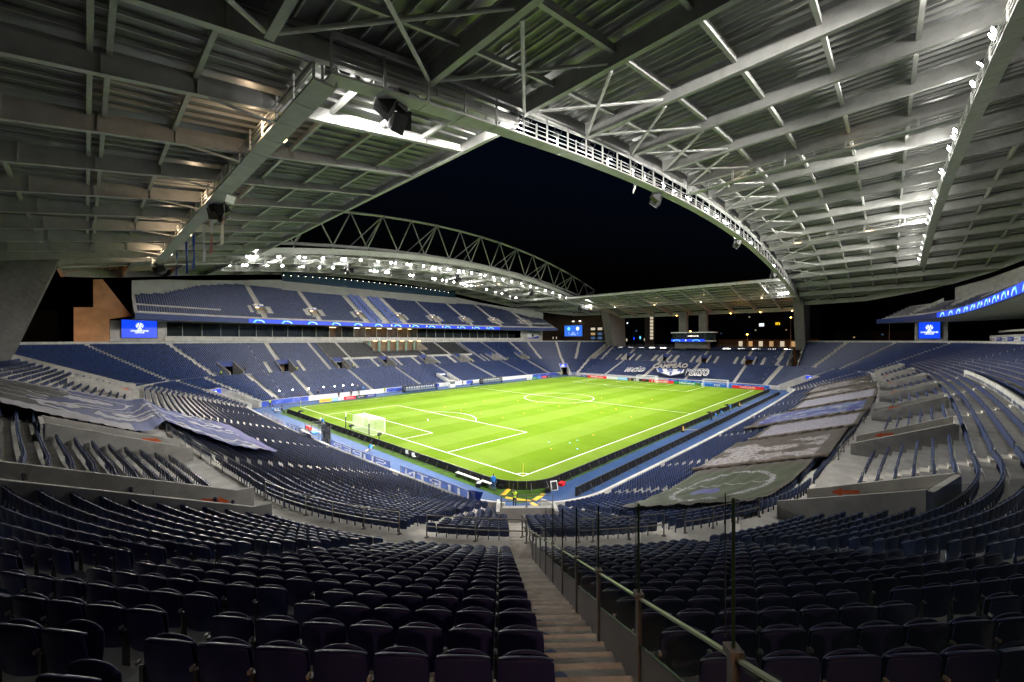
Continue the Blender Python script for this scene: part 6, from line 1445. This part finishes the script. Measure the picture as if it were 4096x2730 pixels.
for x, y, lb in ((7.9,93.6,'second vomitory of the opposite stand'),(24.6,93.9,'third vomitory of the opposite stand'),(57.3,94.6,'middle vomitory of the opposite stand'),(74.2,94.2,'vomitory right of the middle one, opposite stand'),(95.0,93.6,'sixth vomitory of the opposite stand'),(108.5,92.8,'vomitory by the far corner'),(-10.5,91.2,'vomitory nearest the blue corner plate')): person(x,y,6.05,268,'stand','vest','black','steward in yellow vest at the '+lb,'black')
person(4.6,95.6,5.0,268,'stand','navy','navy','person in dark clothes inside the second vomitory of the opposite stand'); person(-4.6,94.6,6.6,250,'camera','black','black','camera operator in black on the seats between the first two vomitories')
for i, (x, y) in enumerate(((105.7,73.8),(106.2,73.2),(106.8,72.5))): person(x,y,0,220+20*i,'stand','vest','black','steward in yellow vest in the group of three before the far corner tunnel','black',False,'stewards before the far tunnel')
for x, y in ((111.0,69.8),(111.5,69.2)): person(x,y,0,200,'stand','blue','navy','person in blue bib by the far corner stairs',None,False,'people in blue bibs at the far corner')
person(53.3,74.6,0,265,'stand','black','black','person in black standing beside the pitchside cabin'); person(54.8,71.9,0,240,'crouch','navy','black','person in navy crouching by the low camera at the halfway line')
for x, y, top, pz, lb in ((48.0,-5.3,'black','stand','camera operator in black at the right hand boards'),(47.5,-6.2,'blue','stand','person in blue bib behind the right hand camera'),(54.3,-5.5,'blue','crouch','person in blue bib crouching at the right hand boards'),(60.2,-5.4,'blue','camera','photographer in blue bib at the right hand boards, farthest along')): person(x,y,0,80,pz,top,'grey' if top == 'blue' else 'black',lb,None,pz == 'camera')
# ------------------------------------------------------------------ pitch side equipment
for i, x in enumerate((-1.4,1.6,5.4,9.1,12.0,14.3,16.8)):
    y, z0 = 78.0, .95; o = empty('lamp_tripod', (x,y,z0), 'white lamp on a tripod among the photographers, %s from the corner' % ordinal(i+1), 'lamp', 'photographers lamps')
    b = MB(); b.tube((x,y,z0+.7),(x,y,z0+1.9),.03,6)
    for k in range(3): b.tube((x,y,z0+.75),(x+.4*math.cos(2.1*k),y+.4*math.sin(2.1*k),z0),.02,5)
    b.build('tripod', BLACK, o); b = MB(); b.lathe((x,y,z0+2.05),[(.15*math.sin(PI*k/8),-.15*math.cos(PI*k/8)) for k in range(9)],12); b.build('globe', emitm('press_lamp',(1,.97,.93),18.0) if 'press_lamp' not in MATS else MATS['press_lamp'], o, smooth=True)
def bench(x, y, L_, lb):
    o = empty('bench', (x,y,0), lb, 'bench', 'white benches behind the boards'); MB().box((x,y,.45),(.42,L_,.06)).build('seat', WHITE, o)
    for sy_ in (-1,1): MB().box((x,y+sy_*(L_/2-.2),.21),(.36,.05,.42)).build('leg', STEEL_D, o)
bench(-5.05,4.6,1.75,'white bench behind the black boards, farthest from the corner'); bench(-5.05,2.75,1.75,'white bench behind the black boards, middle one'); bench(-4.95,.75,1.5,'white bench behind the black boards, beside the blue bib')
for x, y, lb in ((-4.6,16.1,'overturned white chair on the grass behind the boards'),(-4.8,14.3,'white chair with dark seat on the grass behind the boards'),(-5.7,63.9,'white stool by the people sitting at the goal end'),(-6.0,64.6,'white stool beside the other one at the goal end')):
    o = empty('folding_chair', (x,y,0), lb, 'chair'); MB().box((x,y,.42),(.45,.45,.05),.4).build('seat', WHITE, o); MB().box((x-.2,y,.7),(.05,.42,.4),.4).build('backrest', WHITE, o)
    for k in range(4): MB().beam((x+.18*(1 if k%2 else -1),y+.18*(1 if k > 1 else -1),0),(x+.16*(1 if k%2 else -1),y+.16*(1 if k > 1 else -1),.42),.03,.03).build('leg', STEEL_D, o)
for x, y, sx_, lb in ((-5.4,1.3,.9,'black equipment bag with white cloth by the benches'),(-4.2,-.75,.7,'black flight case beside the person in blue bib'),(-1.7,-4.9,.7,'black case lying beside the white framed board')):
    o = empty('equipment_case', (x,y,0), lb, 'case'); MB().box((x,y,.2),(sx_,.5,.38),.5).build('body', BLACK, o); MB().box((x,y,.41),(sx_*.8,.38,.05),.5).build('lid', WHITE if 'cloth' in lb else BLACKF, o); MB().beam((x-.15,y,.45),(x+.15,y,.47),.03,.03).build('handle', STEEL_D, o)
o = empty('framed_board', (-.98,-5.1,0), 'white framed dark board leaning near the corner boards', 'board'); MB().box((-.98,-5.1,.48),(.75,.05,.95),-.5,-.35).build('frame', WHITE, o); MB().box((-1.0,-5.15,.48),(.55,.05,.75),-.5,-.35).build('face', BLACKF, o)
o = empty('red_box', (.68,-4.85,0), 'red plastic box on the blue track by the corner boards', 'box'); MB().box((.68,-4.85,.14),(.75,.5,.28),.2).build('body', RED, o); MB().box((.68,-4.85,.3),(.8,.55,.05),.2).build('lid', RED, o)
for a, c_, lb in (((-3.98,-1.59),(-5.6,-2.3),'yellow cable ramp nearest the goal end boards'),((-5.72,-2.85),(-4.72,-5.2),'yellow cable ramp lying across behind the walking steward'),((-2.5,-4.97),(-4.4,-5.3),'yellow cable ramp leading to the right hand boards'),((-5.0,-5.5),(-5.17,-6.3),'short yellow and white cable ramp nearest the tunnel')):
    a, c_ = Vector((*a,0)), Vector((*c_,0)); o = empty('cable_ramp', (a+c_)/2, lb, 'cable ramp', 'yellow cable ramps'); n = max(1,int((c_-a).length/.8)); d = (c_-a)/n; w_ = Vector((-d.y,d.x,0)).normalized()
    for i in range(n):
        p, q = a+d*i, a+d*(i+1)-d.normalized()*.02; MB().prism([p-w_*.24+Vector((0,0,.012)),p+w_*.24+Vector((0,0,.012)),p+w_*.10+Vector((0,0,.07)),p-w_*.10+Vector((0,0,.07))], q-p).build('ramp_segment', YELP, o); MB().prism([p-w_*.34+Vector((0,0,.011)),p-w_*.245+Vector((0,0,.011)),p-w_*.245+Vector((0,0,.03))], q-p).build('grey_lip', STEEL_D, o)
o = empty('wooden_plank', (-6.0,23.2,0), 'long wooden plank lying across the track behind the goal', 'plank'); MB().beam((-7.3,22.4,.04),(-4.9,24.6,.04),.22,.05).build('board', mat('pine_wood',(.55,.38,.20),.7,var=.2,vscale=5), o)
def cam_tripod(x, y, z, rz, lb):
    o = empty('broadcast_camera', (x,y,z), lb, 'camera', 'broadcast cameras on tripods', rz)
    b = MB(); b.tube((0,0,.75),(0,0,1.15),.05,8)
    for k in range(3): b.tube((0,0,.8),(.45*math.cos(2.1*k+.5),.45*math.sin(2.1*k+.5),0),.03,6)
    link('tripod', b.mesh('tripod', BLACK), o); b = MB(); b.box((0,0,1.32),(.22,.55,.30)); link('body', b.mesh('body', BLACK), o); b = MB(); b.tube((0,.27,1.32),(0,.75,1.32),.10,10); link('lens', b.mesh('lens', BLACKF), o); b = MB(); b.box((0,.0,1.55),(.3,.8,.04)); link('rain_cover', b.mesh('rain_cover', BLACKF), o)
cam_tripod(48.6,-4.9,0,-.2,'covered television camera at the right hand boards'); cam_tripod(60.6,-4.8,0,-.1,'television camera beside the farthest blue bib at the right hand boards'); cam_tripod(-4.1,33.9,0,-1.2,'remote camera on a stand behind the near goal'); cam_tripod(-3.9,25.0,0,-1.0,'small camera tripod behind the near goal, by the boards'); cam_tripod(54.6,71.2,0,2.9,'low television camera on a blue platform by the halfway line'); cam_tripod(-4.9,54.0,0,-1.2,'remote camera near the left end of the goal end boards')
for x, lb in ((34.3,'nearer the corner'),(68.8,'farther from the corner')):
    o = empty('fire_extinguisher_stand', (x,-5.0,0), 'yellow topped equipment stand behind the right hand boards, '+lb, 'stand'); MB().box((x,-5.0,.12),(.5,.4,.24)).build('base', BLACK, o); MB().tube((x,-5.0,.24),(x,-5.0,.95),.1,8).build('cylinder', YELP, o); MB().tube((x+.25,-5.0,.1),(x+.25,-5.0,.7),.08,8).build('flask', WHITE, o)
for x in (36.2,70.8):
    tag(MB().beam((x,-4.6,.02),(x+2.2,-7.4,.02),.3,.05).build('cable_ramp', mat('tan_rubber',(.35,.28,.2),.8) if 'tan_rubber' not in MATS else MATS['tan_rubber']), 'tan cable ramp across the right hand track, %s one' % ('nearer' if x < 50 else 'farther'), 'cable ramp')
# scaffold platform and portrait banner behind the goal
o = empty('scaffold_platform', (-10.9,31.5,0), 'tubular scaffold platform with red seats at the wall behind the goal', 'scaffold')
for x in (-10.0,-11.9):
    for y in (29.2,31.5,33.8): MB().tube((x,y,.6),(x,y,3.4 if y < 33 else 2.8),.035,6).build('upright', STEEL_D, o)
for z in (1.7,2.5,3.3):
    for x in (-10.0,-11.9): MB().tube((x,29.2,z),(x,33.8 if z < 3 else 31.5,z),.03,6).build('ledger', STEEL_D, o)
    for y in (29.2,31.5): MB().tube((-10.0,y,z),(-11.9,y,z),.03,6).build('transom', STEEL_D, o)
MB().box((-10.95,31.5,1.95),(1.9,4.6,.08)).build('deck', STEEL_D, o)
for y in (32.2,33.2): MB().box((-11.0,y,2.3),(.45,.45,.5)).build('platform_seat', RED, o)
MB().box((-11.2,30.0,2.05),(.8,1.2,.18)).build('blue_bag', JACK['blue'], o)
m, nt, b_, tc = nodes('portrait_print', .8); nn = noise(nt, mapping(nt, tc.outputs['Object'], (1,1.6,.9)), 2.6, 5, .6, .8); rp = ramp(nt, nn, [(0,(.01,.01,.01)),(.42,(.05,.05,.05)),(.5,(.45,.45,.46)),(.56,(.03,.03,.03)),(.62,(.62,.62,.62))], 'LINEAR'); nt.links.new(rp.outputs[0], b_.inputs['Base Color'])
o = empty('portrait_banner', (-10.2,28.3,0), 'black and white portrait banner on poles beside the scaffold', 'banner'); b = MB()
for i in range(6):
    for j in range(8):
        q = [(-10.2+.06*math.sin(ii*1.3+jj*.8), 29.8-3.0*ii/6, .7+2.6*jj/8-.25*math.sin(PI*ii/6)*(jj==8)) for ii,jj in ((i,j),(i+1,j),(i+1,j+1),(i,j+1))]; b.add(q,[(0,1,2,3)])
b.build('cloth', m, o, smooth=True)
for y in (29.9,26.7): MB().tube((-10.25,y,.6),(-10.25,y,3.5),.04,6).build('pole', STEEL_D, o)

# ------------------------------------------------------------------ loudspeakers, flags and service boxes on the catwalks
def speaker_cluster(p, rz, lb):
    o = empty('loudspeaker_cluster', p, lb, 'loudspeaker', 'loudspeaker clusters on the roof', rz)
    for k, (dx, dy, dz, ax, az, s) in enumerate(((0,0,.55,.1,0,1.1),(-.9,.2,-.35,.45,.7,.95),(.35,.3,-.75,.55,-.3,.95),(1.0,.1,-.35,.45,-.9,.95))):
        b = MB(); f = [(-.36,0),(.36,0),(.28,0),( -.28,0)]; w_, h_, d_ = .5*s, .62*s, .55*s
        V_ = [(-w_,-d_,-h_),(w_,-d_,-h_),(w_,-d_,h_),(-w_,-d_,h_),(-w_*.7,d_,-h_*.75),(w_*.7,d_,-h_*.75),(w_*.7,d_,h_*.75),(-w_*.7,d_,h_*.75)]
        M = Matrix.Translation((dx,dy,dz)) @ Matrix.Rotation(az,4,'Z') @ Matrix.Rotation(ax,4,'X')
        b.add([M @ Vector(v) for v in V_], [(0,3,2,1),(4,5,6,7),(0,1,5,4),(3,7,6,2),(0,4,7,3),(1,2,6,5)]); c = link('speaker_box', b.mesh('speaker_box', BLACK), o)
        b = MB(); b.add([M @ Vector((x*w_*.85,-d_-.01,z*h_*.85)) for x,z in ((-1,-1),(1,-1),(1,1),(-1,1))], [(0,1,2,3)]); link('grille', b.mesh('grille', BLACKF), c)
    b = MB(); b.tube((-1.0,0,0),(1.1,0,0),.06,6); b.tube((0,0,-.2),(0,0,1.2),.05,6); b.tube((-.4,0,1.0),(-.4,0,2.6),.02,5); b.tube((.4,0,1.0),(.4,0,2.6),.02,5); link('frame', b.mesh('frame', BLACK), o); return o
for x, lb in ((-19.6,'nearest the camera on the right hand roof edge'),(21,'second along the right hand roof edge'),(62,'third along the right hand roof edge'),(98.7,'farthest along the right hand roof edge')): speaker_cluster((x,-6.3,zin(x)-.1), 0.4, 'black loudspeaker cluster hung '+lb)
for x, lb in ((13.3,'left end of'),(49.4,'middle of'),(86.5,'right part of'),(120.7,'far right end of')): speaker_cluster((x,72.6,zin(x)-.9), PI, 'black loudspeaker cluster hung from the %s the opposite catwalk' % lb)
speaker_cluster((-24.0,22.0,29.3), -1.3, 'black loudspeaker cluster hung halfway along the flagged catwalk'); speaker_cluster((-24.2,69.5,29.0), -1.2, 'black loudspeaker cluster hung at the far end of the flagged catwalk')
FLG = [mat('flag_white',(.55,.53,.50),.85,var=.1,vscale=1), mat('flag_red',(.42,.09,.07),.85), mat('flag_grey',(.36,.36,.42),.85,var=.15,vscale=.8), mat('flag_deep_blue',(.015,.05,.30),.8), mat('flag_sky_blue',(.02,.22,.60),.8,var=.3,vscale=.6), mat('flag_maroon',(.24,.10,.10),.85,var=.2,vscale=.8)]
for m_ in FLG: translucent(m_, .4)
def hang_flag(y, zt_, zb3, w_, lay, lb):
    o = empty('hanging_flag', (-23.7,y,zt_), lb, 'flag', 'flags hung from the goal end catwalk'); n = 14
    def cloth(z0, z1, y0, y1, m_, nm, off=0.):
        b = MB()
        for i in range(n):
            q = []
            for ii, yy in ((i,y0),(i,y1),(i+1,y1),(i+1,y0)):
                z = z0+(z1-z0)*ii/n; f = (zt_-z)/(zt_-zb3); q.append((-23.7+off+.10*math.sin(3.5*f+y)*f+.03*math.sin(9*f)*(1 if yy == y0 else -1), y+(yy)+.12*math.sin(4*f+y*.7)*f, z))
            b.add(q, [(0,1,2,3)])
        b.build(nm, m_, o, smooth=True)
    for k, (a, c_, y0, y1, m_, nm) in enumerate(lay): cloth(zt_+(zb3-zt_)*a, zt_+(zb3-zt_)*c_, w_*(y0-.5), w_*(y1-.5), FLG[m_], nm, .0 if k == 0 else .022*k)
hang_flag(21.0,29.4,25.3,1.25,[(0,1,0,1,0,'cloth'),(0,1,.40,.60,1,'red_stripe'),(.30,.46,0,1,1,'red_cross_bar')],'white hanging flag with a red cross')
hang_flag(26.4,29.4,25.1,1.25,[(0,.45,0,1,2,'cloth'),(.45,1,0,1,5,'lower_half')],'grey and maroon hanging flag beside the red cross one')
hang_flag(31.0,29.4,24.8,1.3,[(0,1,0,1,2,'cloth'),(.5,.62,.3,.7,3,'emblem')],'pale grey hanging flag with a small dark emblem')
hang_flag(37.8,29.4,24.8,1.4,[(0,1,0,1,3,'cloth'),(.5,1,.0,.5,4,'light_half')],'deep blue hanging flag with a lighter lower corner')
hang_flag(43.3,29.4,24.8,1.5,[(0,1,0,1,3,'cloth'),(.45,1,0,1,4,'sky_half')],'two tone blue hanging flag with white letters'); o = [q for q in col.objects if q.name.startswith('hanging_flag')][-1]
link('lettering', text_mesh('R\nE\nL\nV', .75, WHITE, .004, .02), o, (.16,0,-2.0), (PI/2,0,PI/2))
hang_flag(52.0,29.4,25.3,.9,[(0,1,0,1,3,'cloth'),(.3,.8,.3,.7,4,'sky_patch')],'narrow blue hanging flag farthest along the catwalk')
for p, lb in (((-13.5,-6.0,34.4),'white antenna panel hung under the roof above the near catwalk corner'),((14.0,-6.4,34.3),'white antenna panel under the right hand roof catwalk'),((-24.0,16.5,28.9),'grey service box under the flagged catwalk')):
    o = empty('antenna_panel', p, lb, 'antenna'); MB().box(p,(.9,.12,.7),.5,.4).build('panel', WHITE, o); MB().tube(Vector(p)+Vector((0,0,.3)),Vector(p)+Vector((0,0,1.3)),.03,6).build('hanger', STEEL_D, o)
bpy.data.scenes.remove(SCR)
